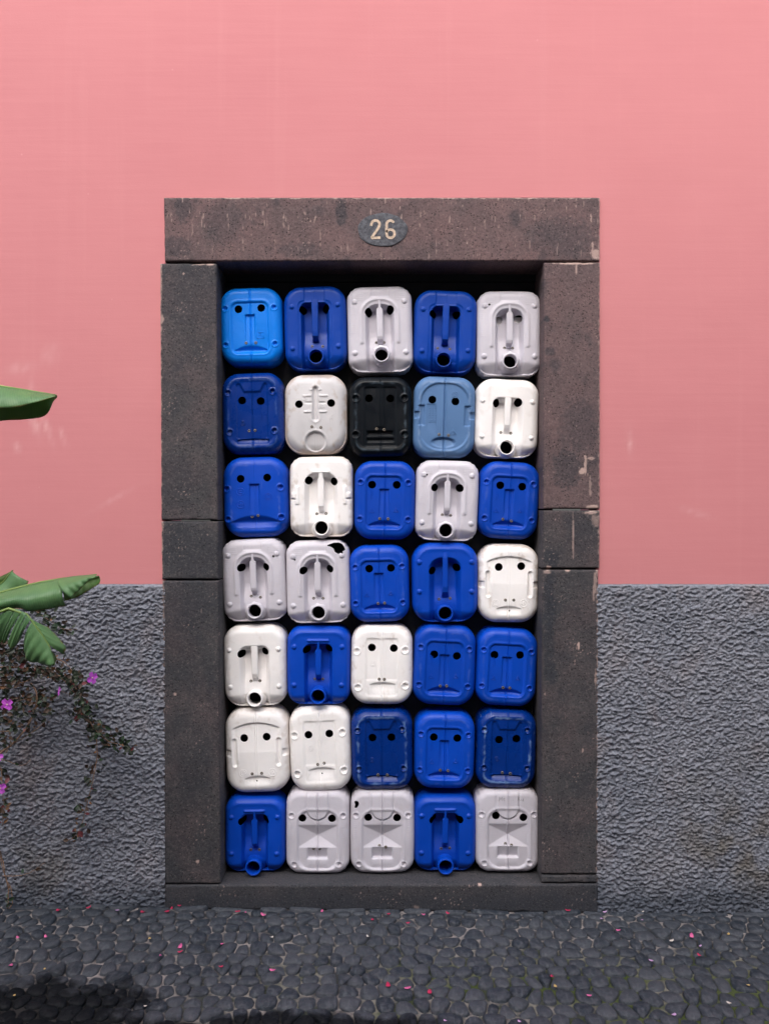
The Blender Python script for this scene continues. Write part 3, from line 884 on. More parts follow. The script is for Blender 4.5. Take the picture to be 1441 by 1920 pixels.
FN = dict(A1=f_A1, A2=f_A2, A3=f_A3, A4=f_A4, A5=f_A5, A6=f_A6, B1=f_B1, B2=f_B2, B3=f_B3, B4=f_B4, B5=f_B5, B6=f_B6, B7=f_B7, B8=f_B8, B9=f_B9)
#        corner radius, roll radius, roll depth, corner chamfer
SHAPE = dict(A1=(30, 13, 14, 0), A2=(25, 13, 13, 1.8), A3=(30, 16, 16, 0), A4=(24, 12, 12, 2), A5=(25, 13, 14, 0), A6=(34, 14, 15, 0),
             B1=(31, 14, 15, 0), B2=(30, 15, 15, 0), B3=(36, 18, 17, 0), B4=(31, 15, 15, 0), B5=(34, 17, 16, 0), B6=(31, 13, 14, 0), B7=(34, 20, 18, 0), B8=(28, 14, 14, 0), B9=(25, 12, 13, 1.5))

def poly_near(poly, x, z):
    best = np.full(x.shape, 1e9); bx = x.copy(); bz = z.copy(); inside = np.zeros(x.shape, bool)
    n = len(poly)
    for i in range(n):
        (ax, az), (cx, cz) = poly[i], poly[(i + 1) % n]
        dx, dz = cx - ax, cz - az
        t = np.clip(((x - ax) * dx + (z - az) * dz) / (dx * dx + dz * dz), 0, 1)
        qx, qz = ax + t * dx, az + t * dz
        d = np.hypot(x - qx, z - qz); k = d < best
        best = np.where(k, d, best); bx = np.where(k, qx, bx); bz = np.where(k, qz, bz)
        cr = ((az > z) != (cz > z)) & (x < (cx - ax) * (z - az) / (cz - az + 1e-12) + ax)
        inside ^= cr
    return inside, bx, bz

def can_body(kind, w, h, holes, seed, wear, dirt):
    rc, R, RD, ch = SHAPE[kind]
    hw, hh = w / 2, h / 2
    rng = np.random.RandomState(seed)
    bow = .016 + .01 * rng.rand(); bow2 = .014 + .008 * rng.rand()
    wob = rng.rand(4) * 6.28
    xs = np.unique(np.round(np.concatenate([np.arange(-hw - 1.3, hw + 1.4, 1.12), np.linspace(-3, 3, 13)]), 3))
    zs = np.arange(-hh - 1.3, hh + 1.4, 1.12)
    X, Z, Q = grid(xs, zs)
    def sdf(x, z):
        ax = hw * (1 - bow + bow * (1 - (z / hh) ** 2)); az = hh * (1 - bow2 + bow2 * (1 - (x / hw) ** 2))
        qx = np.abs(x) - ax + rc; qz = np.abs(z) - az + rc
        d = np.hypot(np.maximum(qx, 0), np.maximum(qz, 0)) + np.minimum(np.maximum(qx, qz), 0) - rc
        if ch:
            c = (np.abs(x) + np.abs(z) - (hw + hh - rc * .586 - ch)) * .7071
            d = np.maximum(d, c)
            ridgey = .5 * np.sin((np.abs(x) - np.abs(z)) * .42) * ss(-6, 0, c)
            d = d + ridgey * ss(-4, 0, d)
        return d + .35 * np.sin(x * .05 + wob[0]) * np.sin(z * .045 + wob[1])
    d0 = sdf(X, Z)
    dead = (d0[Q] > 0).all(1)
    hole_in = []
    for kd, pr in holes:
        if kd == 'e':
            cx, cz, rx, rz, a = pr; ca, sa = math.cos(a), math.sin(a)
            u = (X - cx) * ca + (Z - cz) * sa; v = -(X - cx) * sa + (Z - cz) * ca
            r = np.hypot(u / rx, v / rz); i = r < 1
            hole_in.append((i, cx + (u * ca - v * sa) / np.maximum(r, 1e-3), cz + (u * sa + v * ca) / np.maximum(r, 1e-3)))
        else:
            hole_in.append(poly_near(pr, X, Z))
        dead |= hole_in[-1][0][Q].all(1)
    Q = Q[~dead]
    used = np.zeros(len(X), bool); used[Q.ravel()] = True
    isrim = np.zeros(len(X), int)
    for k, (i, nx, nz) in enumerate(hole_in):
        s = i & used
        X = np.where(s, nx, X); Z = np.where(s, nz, Z); isrim[s] = k + 1
    out = used & (d0 > 0)
    for _ in range(4):
        dd = sdf(X, Z); e = .05
        gx = (sdf(X + e, Z) - sdf(X - e, Z)) / (2 * e); gz_ = (sdf(X, Z + e) - sdf(X, Z - e)) / (2 * e)
        g2 = np.maximum(gx * gx + gz_ * gz_, .2)
        X = np.where(out, X - dd * gx / g2, X); Z = np.where(out, Z - dd * gz_ / g2, Z)
    xr, zr = X * 59 / hw, Z * 77 / hh
    def height(x, z):
        d = np.minimum(sdf(x, z), 0)
        t = np.clip((d + R) / R, 0, 1)
        xr_, zr_ = x * 59 / hw, z * 77 / hh
        return FN[kind](xr_, zr_) * ss(0, 3.5, -d) - RD * (1 - np.sqrt(np.clip(1 - t * t, 0, 1))) - 1.2 * ((x / hw) ** 2 + (z / hh) ** 2) + .7 * np.sin(x * .06 + wob[2]) * np.sin(z * .05 + wob[3])
    H = height(X, Z)
    # compact
    idx = -np.ones(len(X), int); idx[used] = np.arange(used.sum())
    X, Z, H, out, isrim = X[used], Z[used], H[used], out[used], isrim[used]
    Q = idx[Q]
    sd = sdf(X, Z)
    # border edges
    E = np.concatenate([Q[:, [0, 1]], Q[:, [1, 2]], Q[:, [2, 3]], Q[:, [3, 0]]])
    key = np.sort(E, 1); key = key[:, 0].astype(np.int64) * 10 ** 7 + key[:, 1]
    u, inv, cnt = np.unique(key, return_inverse=True, return_counts=True)
    B = E[cnt[inv] == 1]
    hole_e = (isrim[B] > 0).all(1)
    V = [np.stack([X, H, Z], 1)]; Qs = [Q]; n = len(X)
    wr = np.zeros(len(X)); dt = np.zeros(len(X))
    if wear:
        o = np.abs(sd + R * .9)
        wr = wear * np.maximum(ss(3, .8, o + 3.2 * fbm(X / 9, Z / 9, 3, seed)) * ss(-.25, .25, fbm(X / 22, Z / 22, 3, seed + 7)), .55 * ss(.35, .6, fbm(X / 3, Z / 14, 3, seed + 3)) * ss(-20, -6, sd))
    if dirt:
        dt = dirt * np.maximum(.75 * ss(9, 0, -sd + 9 * fbm(X / 16, Z / 16, 3, seed + 1)), .6 * ss(.12, .55, fbm(X / 14 + 5, Z / 20, 4, seed + 2)) * ss(.35, .9, np.hypot(X / hw, Z / hh)))
        dt = np.clip(dt, 0, .6)
    WR = [wr]; DT = [dt]
    # outer skirt back to the board (shared rim so it shades smoothly)
    Bo = B[~hole_e]
    loopv = np.unique(Bo); mp = {v: i for i, v in enumerate(loopv)}
    prev = loopv; ks = len(loopv)
    backd = -(YB - YC) / S0 - .5
    for depth, grow in ((-RD - 8, .4), (-RD - 26, .6), (backd, 0.0)):
        p = np.stack([X[loopv], np.full(ks, depth), Z[loopv]], 1)
        l = np.hypot(p[:, 0], p[:, 2]); p[:, 0] *= 1 + grow / l; p[:, 2] *= 1 + grow / l
        V.append(p); cur = np.arange(n, n + ks); n += ks
        a = np.array([mp[v] for v in Bo[:, 0]]); b = np.array([mp[v] for v in Bo[:, 1]])
        Qs.append(np.stack([prev[b], prev[a], cur[a], cur[b]], 1))
        prev = cur; WR.append(wr[loopv] * .5); DT.append(dt[loopv])
    # hole walls (own verts: crisp rim)
    Bh = B[hole_e]
    if len(Bh):
        hv = np.unique(Bh); mp = {v: i for i, v in enumerate(hv)}; kh = len(hv)
        r0 = np.stack([X[hv], H[hv], Z[hv]], 1); r1 = r0.copy(); r1[:, 1] -= 2.2
        V += [r0, r1]; a = np.array([mp[v] for v in Bh[:, 0]]); b = np.array([mp[v] for v in Bh[:, 1]])
        Qs.append(np.stack([n + b, n + a, n + kh + a, n + kh + b], 1)); n += 2 * kh
        WR += [wr[hv]] * 2; DT += [dt[hv]] * 2
    V = np.concatenate(V); V[:, 1] *= -1           # outwards is -y
    return V, np.concatenate(Qs), np.concatenate(WR), np.concatenate(DT), height

def make_screw_mesh():
    m = MB(); n = 10
    prof = [(2.9, -1.2), (2.9, .15), (2.5, .6), (1.35, .5), (1.1, .0)]
    vs = [(r * math.cos(2 * math.pi * k / n), -y, r * math.sin(2 * math.pi * k / n)) for r, y in prof for k in range(n)] + [(0, .5, 0)]
    m.add(vs, [(i * n + k, i * n + (k + 1) % n, (i + 1) * n + (k + 1) % n, (i + 1) * n + k) for i in range(3) for k in range(n)], 0)
    m.f += [(3 * n + k, 3 * n + (k + 1) % n, 4 * n + (k + 1) % n, 4 * n + k) for k in range(n)]; m.m += [1] * n
    m.f += [(4 * n + k, 4 * n + (k + 1) % n, 5 * n) for k in range(n)]; m.m += [1] * n
    m.v = [tuple(c * S0 for c in v) for v in m.v]
    o = m.build('screw', [M_SCREW, M_SLOT]); me = o.data; bpy.data.objects.remove(o); return me
SCREW = make_screw_mesh()

def spout_mesh(base, front, style, S):
    """threaded neck, axis along -y; heights in px"""
    n = 40; ri, ro = 12.2, 14.6
    L = front - base
    prof = [(ri, base - 4), (ri, front - .7), (ri + .5, front), (ro - .5, front), (ro, front - .7)]
    if style == 'A2': prof += [(ro, front - 1.6), (ro + 1.8, front - 1.8), (ro + 1.8, front - 5), (ro, front - 5.2)]
    z = front - 5.6
    for _ in range(2): prof += [(ro, z), (ro + .9, z - .9), (ro, z - 1.8)]; z -= 3.2
    prof += [(ro, min(z, base + 3)), (ro + 3.5, base - 1), (ro + 6, base - 4)]
    m = MB(); vs = []
    for pi, (r, y) in enumerate(prof):
        for k in range(n):
            a = 2 * math.pi * k / n; rr = r
            if style == 'A2' and 6 <= pi <= 7: rr = r + (1.5 if k % 5 < 2 else 0)
            if style == 'A6' and 4 <= pi <= 6: rr = r + (.7 if k % 2 else 0)
            vs.append((rr * math.cos(a) * S, -y * S, rr * math.sin(a) * S))
    m.add(vs, [(i * n + k, i * n + (k + 1) % n, (i + 1) * n + (k + 1) % n, (i + 1) * n + k) for i in range(len(prof) - 1) for k in range(n)])
    return m
def handle_mesh(kind, sx, sz, S):
    st = hd(kind); dense = []
    for i in range(len(st) - 1):
        for t in range(3): dense.append([st[i][j] + (st[i + 1][j] - st[i][j]) * t / 3 for j in range(4)])
    dense.append(list(st[-1])); m = MB(); vs = []; n = 12
    for z, w, f, b in dense:
        c = 1.6 if w > 3 else .8
        sec = [(-w, f - c), (-w + c * .4, f - c * .4), (-w + c, f), (-.9, f + .2), (.9, f + .2), (w - c, f), (w - c * .4, f - c * .4), (w, f - c), (w, b + c), (w - c, b), (-w + c, b), (-w, b + c)]
        vs += [(x * sx * S, -y * S, z * sz * S) for x, y in sec]
    fs = [(i * n + k, i * n + (k + 1) % n, (i + 1) * n + (k + 1) % n, (i + 1) * n + k) for i in range(len(dense) - 1) for k in range(n)]
    fs += [tuple(range(n))[::-1], tuple((len(dense) - 1) * n + k for k in range(n))]
    m.add(vs, fs); return m
def mark_mesh(shapes, hfun, S, wd=.85, hgt=.55):
    """embossed outlines standing a little proud of the can"""
    m = MB()
    for pts, closed in shapes:
        P = []
        k = len(pts)
        for i in range(k if closed else k - 1):
            a, b = pts[i], pts[(i + 1) % k]
            for t in range(3): P.append((a[0] + (b[0] - a[0]) * t / 3, a[1] + (b[1] - a[1]) * t / 3))
        if not closed: P.append(pts[-1])
        n = len(P); vs = []
        H = hfun(np.array([p[0] for p in P], float), np.array([p[1] for p in P], float))
        for i, p in enumerate(P):
            a = P[(i - 1) % n] if closed else P[max(i - 1, 0)]; b = P[(i + 1) % n] if closed else P[min(i + 1, n - 1)]
            tx, tz = b[0] - a[0], b[1] - a[1]; l = math.hypot(tx, tz) or 1; nx, nz = -tz / l, tx / l
            for s, y in ((-1, -.6), (-.5, hgt), (.5, hgt), (1, -.6)):
                vs.append(((p[0] + nx * s * wd) * S, -(H[i] + y) * S, (p[1] + nz * s * wd) * S))
        fs = []
        for i in range(n if closed else n - 1):
            j = (i + 1) % n
            fs += [(i * 4 + q, j * 4 + q, j * 4 + q + 1, i * 4 + q + 1) for q in range(3)]
        m.add(vs, fs)
    return m
def tri(cx, cz, r): return ([(cx + r * math.sin(a), cz + r * math.cos(a)) for a in (0, 2.094, 4.189)], True)
def ring(cx, cz, r, n=12): return ([(cx + r * math.cos(2 * math.pi * k / n), cz + r * math.sin(2 * math.pi * k / n)) for k in range(n)], True)
def sq(cx, cz, r): return ([(cx - r, cz - r), (cx + r, cz - r), (cx + r, cz + r), (cx - r, cz + r)], True)
def ln(*p): return (list(p), False)
MARKS = {
    'B1': [tri(-25, -22, 5), ln((-25, -17), (-25, -24)), tri(22, -20, 5.5), tri(22, -20, 3), ln((-27, 0), (-27, 20)), ln((-24, 2), (-24, 18))],
    'B1L': [sq(18, -20, 6), ln((15, -16), (20, -16), (20, -24)), ln((15, -20), (18, -20))],
    'B2': [ring(-19, -18, 4.5, 8), ring(-19, -18, 2), ln((17, 0), (17, -14)), ln((19.5, -1), (19.5, -12))],
    'B3': [ring(-26, 10, 7), ln((-29, 12), (-23, 12)), ln((-29, 8), (-23, 8)), ring(-26, -14, 7), ln((-26, -20), (-26, -8)), ln((-32, -14), (-20, -14)), ring(24, 0, 4, 8), ring(24, 0, 6.5, 10)],
    'B4': [ring(-17, 3, 5), ring(-17, 3, 2.5)],
    'B5': [ring(-26, -38, 7), ring(28, -38, 7), tri(28, -38, 4), ring(-26, -38, 4)],
    'B6': [ring(19, 42, 6), ring(19, 42, 3), ln((13, 36), (25, 48)), tri(17, -30, 7), tri(17, -30, 4)] + [ln((-30 + c * 5.6, 20 - i * 4.4), (-27.2 + c * 5.6, 20 - i * 4.4), (-27.2 + c * 5.6, 22 - i * 4.4)) for c in range(3) for i in range(8)],
    'B7': [ring(-21, 29, 3.6), tri(13, 14, 4.6), ln((28, -4), (28, -14)), ln((30, -2), (33, -2)), ln((29, -9), (32, -9))],
}

# (kind, colour, box in photo px, tilt deg ccw, eyes, screws, mouth, extra, wear, dirt, label)
CANS = [
 ('B1','light',(410,536,529,683),1.6,((446.4,579),(489.3,576.8)),((461,642.6),(479.3,642)),None,None,0,0,'light sky-blue jerrycan face, the palest blue one, top row corner on the banana plant side'),
 ('A1','royal',(531,534,650,692),1.2,((567,579.5),(610.3,576)),((584.3,647),(603.9,647)),(592,667.9),None,0,0,'royal blue jerrycan face with handle nose and round mouth, right beside the light sky-blue one'),
 ('A2','milk',(650,534,774,697),1.4,((690.5,584),(731.6,579.2)),((707,639.6),(719.8,639.6)),(714.9,663.9),None,0,0,'milky white handle-nosed jerrycan face in the middle of the top row, below the number'),
 ('A1','royal',(775,541,895,698),-1.8,((811.8,586.7),(856,587)),((821,650.4),(844.2,652)),(831.2,674),None,0,0,'royal blue handle-nosed jerrycan face between two milky white ones in the top row'),
 ('A2','milk',(894,543,1016,703),-.3,((936.7,597.6),(972.8,595.2)),((947,649.7),(962.4,650.4)),(956.2,676.6),[('c',917,570.5,2.2)],0,0,'milky white jerrycan face with see-through eyes, top row corner farthest from the banana plant'),
 ('B2','deep',(414,697,532,852),1.5,((453.5,750.5),(488.2,751.4)),((466.6,807.6),(477.7,806.7)),None,None,.12,0,'glossy deep blue jerrycan face with slit mouth directly under the light sky-blue one'),
 ('B7','grey',(532,700,650,851),.2,((560.3,757.6),(620.5,755.4)),((584.5,800),(601.4,801.3)),None,None,0,.8,'stained greyish jerrycan face with grooved nose, crossbars and a round dent for a mouth'),
 ('B8','black',(654,705,772,856),.4,((691.4,746.3),(731.4,746.7)),((705.8,804),(719.8,805.5)),None,None,.5,0,'scuffed black jerrycan face, the only black one'),
 ('B6','slate',(774,704,892,858),-1.4,((810.2,748.9),(853.4,752.4)),((823,814.4),(840.4,815.9)),None,None,.15,0,'faded grey-blue jerrycan face with notched cheeks and a small lip, next to the black one'),
 ('A3','white',(890,708,1012,858),-2.2,((930.5,754.7),(972,753.6)),((940,809.7),(958.9,811.1)),(949.6,838.5),None,0,.25,'white handle-nosed jerrycan face beside the faded grey-blue one'),
 ('B3','mid',(416,855,540,1008),1.3,((451,897.7),(500.8,895.3)),((472.4,968.8),(483.7,966.8)),None,None,.06,0,'blue jerrycan face with a wide drooping mouth and no framed panel, third row end'),
 ('A4','white',(542,855,661,1007),.6,((578,900.4),(625.8,902.2)),((592.8,963.3),(610.3,962.8)),(601.9,989.7),None,0,.6,'white jerrycan face with stained chin, T-shaped handle nose and notched cheeks'),
 ('B1','mid',(663,863,779,1012),-.8,((697.1,908.6),(743.4,908.9)),((711.6,972.4),(727.4,973)),None,None,0,0,'blue frowning jerrycan face directly under the black one'),
 ('A2','milk',(778,862,898,1015),-1.8,((814.7,913.9),(862.1,915)),((829.5,965.3),(845.1,966.7)),(835.4,994.5),[('c',800.3,890,1.8)],0,.1,'milky white handle-nosed jerrycan face directly under the faded grey-blue one'),
 ('B1','mid',(897,864,1013,1012),-3.2,((937.6,909.8),(978.9,912.4)),((942.6,973.6),(958.4,976.9)),None,None,.05,0,'tilted blue frowning jerrycan face at the jamb end of the third row'),
 ('A2','milk',(414,1010,536,1167),2.6,((451,1064.7),(497.7,1063.2)),((469.3,1119.1),(486.6,1121.1)),(477,1146),[('c',512.1,1043.2,2.4)],0,.1,'tilted milky white handle-nosed jerrycan face under the wide-mouthed blue one'),
 ('A2','milk',(535,1013,656,1170),1.2,((568.1,1069.8),(617.9,1066.7)),((586.8,1123.1),(604.7,1123.1)),(596.5,1149.3),[('c',552.3,1049.6,2),('p',[(611,1023.5),(618,1020),(626,1017.5),(634,1017),(641,1020),(645,1025.5),(647,1031),(642,1034),(643.5,1041.5),(639,1036.5),(634,1039),(627,1035),(625,1028.5),(619,1025)])],0,.12,'milky white jerrycan face with a jagged black tear in its upper corner'),
 ('B1','mid',(654,1022,768,1168),1.4,((691.8,1066.3),(732.6,1064.9)),((708.7,1131.9),(720.8,1131.2)),None,None,.05,0,'blue frowning jerrycan face next to the torn white one'),
 ('A6','mid',(772,1018,897,1168),.3,((810.2,1070.5),(856.2,1064.6)),((823.6,1124.8),(844.4,1123.4)),(834.3,1150.5),None,0,0,'bright blue jerrycan face with a thin handle nose and toothed round mouth, fourth row'),
 ('B5','white',(896,1020,1012,1169),-.8,((934.8,1063.4),(977,1061.8)),((946.8,1125),(962.4,1125)),None,[('c',954.8,1145.6,1.6)],0,.7,'grubby white jerrycan face with slotted cheeks at the jamb end of the fourth row'),
 ('A3','white',(417,1173,537,1327),1.3,((451.7,1226.5),(495.5,1223)),((468.4,1279.6),(485.5,1279.1)),(477,1311.1),None,0,.3,'smooth white handle-nosed jerrycan face at the banana plant end of the fifth row'),
 ('A5','mid',(537,1176,656,1323),0,((574.1,1219),(616.1,1217)),((589,1276.5),(603.9,1276.5)),(595.9,1306.2),None,0,0,'blue handle-nosed jerrycan face between two white ones in the fifth row'),
 ('B4','white',(657,1173,774,1323),-.6,((696.9,1214.5),(738,1215.7)),((710.6,1273.5),(720.3,1273.8)),None,None,0,.5,'white jerrycan face with a small flat frown in the middle of the fifth row'),
 ('B1','mid',(774,1173,893,1325),-2.6,((813.7,1227.3),(856.2,1230.4)),((824.8,1286.8),(837.1,1286.8)),None,None,.05,0,'blue frowning jerrycan face beside the white flat-frowning one in the fifth row'),
 ('B1','mid',(892,1179,1009,1327),-3.0,((926.8,1228.2),(974.7,1228.7)),((942.8,1289.8),(955.5,1290.5)),None,None,.05,0,'blue frowning jerrycan face at the jamb, directly under the grubby slotted white one'),
 ('B5','white',(420,1330,542,1490),1.9,((457.3,1384.6),(499.5,1382.2)),((472.8,1451),(490.6,1449.9)),None,[('c',481,1465.2,1.6)],0,.45,'tall white jerrycan face with slotted cheeks at the banana plant end of the sixth row'),
 ('B4','white',(541,1326,658,1486),2.0,((577.9,1378.4),(617,1376)),((595.4,1433.7),(607.4,1431.5)),None,[('c',603.4,1451.5,1.6)],0,.25,'tall white jerrycan face with dimples and a drill hole below its flat frown'),
 ('B2','deep',(657,1332,774,1484),.7,((698,1384),(733.5,1383.5)),((708.3,1454),(725.7,1454)),None,None,.38,0,'scuffed deep blue jerrycan face with slit mouth in the middle of the sixth row'),
 ('B1','mid',(776,1337,891,1482),-1.3,((813,1383),(857.1,1384.9)),((825,1444.8),(839.7,1446)),None,None,.05,0,'blue frowning jerrycan face between two scuffed deep blue ones'),
 ('B2','deep',(893,1333,1007,1482),-1.8,((935.3,1387.7),(968,1386.1)),((941.6,1450),(956.5,1451.5)),None,None,.5,0,'deep blue jerrycan face heavily scratched pale along its edges, at the jamb'),
 ('A5','mid',(420,1497,534,1638),0,((452.9,1541),(497.3,1540)),((468.2,1598.8),(483,1598.6)),(474.6,1630),None,0,0,'blue handle-nosed jerrycan face in the bottom row corner on the banana plant side'),
 ('B9','milk',(535,1484,655,1641),0,((566.6,1534.8),(621.9,1535.7)),((587.4,1592.4),(598.8,1592.4)),None,None,0,.12,'milky white faceted jerrycan face with clean forehead and no hole, bottom row'),
 ('B9','milk',(656,1484,777,1640),0,((690,1533.5),(744.1,1534.2)),((711.1,1587.5),(722.9,1589.6)),None,[('p',[(663.5,1504),(667,1502),(671.5,1503.5),(673,1508),(671,1513),(668,1516.5),(664,1516),(665.5,1510)])],0,.12,'milky white faceted jerrycan face with a small torn hole in its corner, bottom row'),
 ('A5','mid',(776,1494,893,1637),-.4,((811.4,1538),(861.6,1537.2)),((827.4,1596.7),(843.7,1595.8)),(835.2,1625.7),None,0,0,'blue handle-nosed jerrycan face between two milky white faceted ones, bottom row'),
 ('B9','milk',(891,1482,1013,1638),0,((929.4,1530.2),(981,1533.7)),((947.3,1583.7),(958.8,1585.9)),None,'scrawl',0,.12,'milky white faceted jerrycan face with faint grey handwriting across its forehead'),
]
def build_cans():
    SS = S0 * (D + YC) / D
    ink = flat('grey_ink', (0.25, 0.25, 0.27), 0.7)
    for i, (kind, colr, box, tilt, eyes, scr, mouth, extra, wear, dirt, label) in enumerate(CANS):
        cx, cy = (box[0] + box[2]) / 2, (box[1] + box[3]) / 2
        w, h = box[2] - box[0], box[3] - box[1]
        a = math.radians(abs(tilt)); w2 = w - h * math.sin(a) * .35; h2 = h - w * math.sin(a) * .35
        c = at(cx, cy, YC)
        t = thing('jerrycan', c, label, 'jerrycan', 'jerrycan faces stacked in the doorway')
        t.rotation_euler = (0, -math.radians(tilt), 0)
        ca, sa = math.cos(math.radians(tilt)), math.sin(math.radians(tilt))
        def loc(px, py):
            dx, dz = px - cx, cy - py
            return dx * ca + dz * sa, -dx * sa + dz * ca
        holes = []
        A = kind[0] == 'A'
        for k, e in enumerate(eyes):
            x, z = loc(*e)
            if A: holes.append(('e', (x, z, 6.6, 7.7, -.5 if k == 0 else .5)))
            else: holes.append(('e', (x, z, 7.4, 7.4, 0)))
        if mouth:
            pr = 12.0 if kind == 'A5' else 5.0
            kk = pr * SS / (D + YC)
            mx, mz = loc(720.5 + (mouth[0] - 720.5) * (1 - kk), 960 + (mouth[1] - 960) * (1 - kk)); mz = max(mz, -h2 / 2 + 15.0)
            holes.append(('e', (mx, mz, 13.4, min(13.4, mz + h2 / 2 - 2.2), 0)))
        if isinstance(extra, list):
            for ex in extra:
                if ex[0] == 'c': x, z = loc(ex[1], ex[2]); holes.append(('e', (x, z, ex[3], ex[3], 0)))
                else: holes.append(('p', [loc(*p) for p in ex[1]]))
        V, Q, wr, dt, hf = can_body(kind, w2, h2, holes, 100 + i, wear, dirt)
        mt = PL[colr]
        body = mesh_np('body', V * SS, Q, mt, t, True, {'wear': np.clip(wr, 0, 1), 'dirt': np.clip(dt, 0, 1)})
        sx, sz = w2 / 118, h2 / 154
        if A:
            ho = handle_mesh(kind, sx, sz, SS).build('handle', mt, t, False)
            base = float(hf(np.array([mx]), np.array([mz + 14]))[0])
            sm = spout_mesh(base - 2, pr, kind, SS)
            so = sm.build('spout', mt, t); so.location = (mx * SS, 0, mz * SS)
        for s in scr:
            x, z = loc(*s)
            if A and abs(x - 0) < 6.5: x = math.copysign(7.2, x)
            o = bpy.data.objects.new('screw', SCREW); link(o, t)
            o.location = (x * SS, -(float(hf(np.array([x]), np.array([z]))[0]) + .2) * SS, z * SS)
        if i == 4:
            m = MB(); m.box(-32 * SS, 32 * SS, 24 * SS, 25.5 * SS, -20 * SS, 33 * SS)
            m.build('inner_wall', PL['white'], t, False)['label'] = 'pale inner wall seen through the eyes'
        mk = MARKS.get('B1L' if colr == 'light' else kind)
        if mk:
            mark_mesh([([(p[0] * sx, p[1] * sz) for p in pts], cl) for pts, cl in mk], hf, SS).build('embossed_mark', mt, t)['kind'] = 'stuff'
        if extra == 'scrawl':
            st = [ln((-17, 58), (-16.5, 66), (-14, 60), (-11.5, 66), (-11, 58)), ln((-9, 61), (-6, 62), (-7, 64), (-9, 62), (-8, 58.5), (-6, 59)),
                  ln((9, 59), (9.5, 60.5)), ln((18, 58), (19, 67), (18.6, 61), (22, 64), (19.5, 61.5), (23, 58)), ln((25, 62), (25.5, 58), (28, 58), (28.5, 63), (29, 57))]
            o = mark_mesh(st, hf, SS, .45, .25).build('handwriting', ink, t); o['label'] = 'faint grey handwriting'; o['kind'] = 'stuff'
build_cans()

# ------------------------------------------------------------------ banana plant reaching in from the side
M_BAN = leaf_mat('banana_leaf', (0.115, 0.26, 0.115), (0.165, 0.33, 0.13), .40, .35, (0.21, 0.39, 0.15))
M_BANU = leaf_mat('banana_leaf_underside', (0.09, 0.19, 0.045), (0.12, 0.23, 0.06), .5, .5, (0.14, 0.26, 0.08))
M_RIB = flat('banana_midrib', (0.20, 0.30, 0.075), .45, (0.15, 0.24, 0.06), 12)
M_TRUNK = flat('banana_pseudostem', (0.14, 0.13, 0.06), .7, (0.07, 0.055, 0.035), 9, bmp=.4)
def resample(pts, n):
    P = [Vector(p) for p in pts]; L = [0]
    for a, b in zip(P[:-1], P[1:]): L.append(L[-1] + (b - a).length)
    out = []; k = 0
    for j in range(n):
        t = L[-1] * j / (n - 1)
        while k < len(P) - 2 and L[k + 1] < t: k += 1
        f = (t - L[k]) / max(1e-9, L[k + 1] - L[k])
        out.append(P[k].lerp(P[k + 1], min(max(f, 0), 1)))
    return out
def smooth_line(pts, n):
    """Catmull-Rom through points"""
    P = [Vector(p) for p in pts]; P = [P[0] * 2 - P[1]] + P + [P[-1] * 2 - P[-2]]; o = []
    for i in range(1, len(P) - 2):
        for k in range(8):
            t = k / 8
            o.append(.5 * (2 * P[i] + (P[i + 1] - P[i - 1]) * t + (2 * P[i - 1] - 5 * P[i] + 4 * P[i + 1] - P[i + 2]) * t * t + (3 * P[i] - P[i - 1] - 3 * P[i + 1] + P[i + 2]) * t ** 3))
    o.append(P[-2]); return resample(o, n)
def patch(A, B, n=40, m=14, bulge=.02, ripple=.003, seed=1, rag=0.0):
    """blade between rib line A and margin line B (3-D points)"""
    a = smooth_line(A, n); b = smooth_line(B, n); V = []; vein = []; edge = []
    rng = random.Random(seed)
    for i in range(n):
        jag = rag * rng.uniform(-1, .3)
        for j in range(m):
            t = j / (m - 1); p = a[i].lerp(b[i], t * (1 + jag))
            y = -bulge * math.sin(math.pi * t) + ripple * math.sin(i * 1.1 + seed) * t + ripple * .7 * math.sin(i * .47 + 2 * seed) * t
            V.append((p.x, p.y + y, p.z)); vein.append(i / (n - 1)); edge.append(max(0, (t - .93) / .07) * (.5 + .5 * math.sin(i * .9 + seed)))
    Q = [(i * m + j, i * m + j + 1, (i + 1) * m + j + 1, (i + 1) * m + j) for i in range(n - 1) for j in range(m - 1)]
    return V, Q, vein, edge
def leaf(parts, plant, org, lab=None, name='leaf'):
    VV, QQ, ve, ed, mi = [], [], [], [], []; n = 0
    for (V, Q, v, e), k in parts:
        VV += [tuple(Vector(p) - org) for p in V]; QQ += [[a + n for a in q] for q in Q]; ve += v; ed += e; mi += [k] * len(Q); n += len(V)
    o = mesh_np(name, VV, QQ, M_BAN, plant, True, {'vein': ve, 'edge': ed})
    o.data.materials.append(M_BANU); o.data.polygons.foreach_set('material_index', mi)
    sm = o.modifiers.new('thick', 'SOLIDIFY'); sm.thickness = .0012; sm.offset = 0
    if lab: o['label'] = lab
    return o
def pts(lst, Y): return [at(x, y, Y + (d[0] if d else 0)) for x, y, *d in lst]
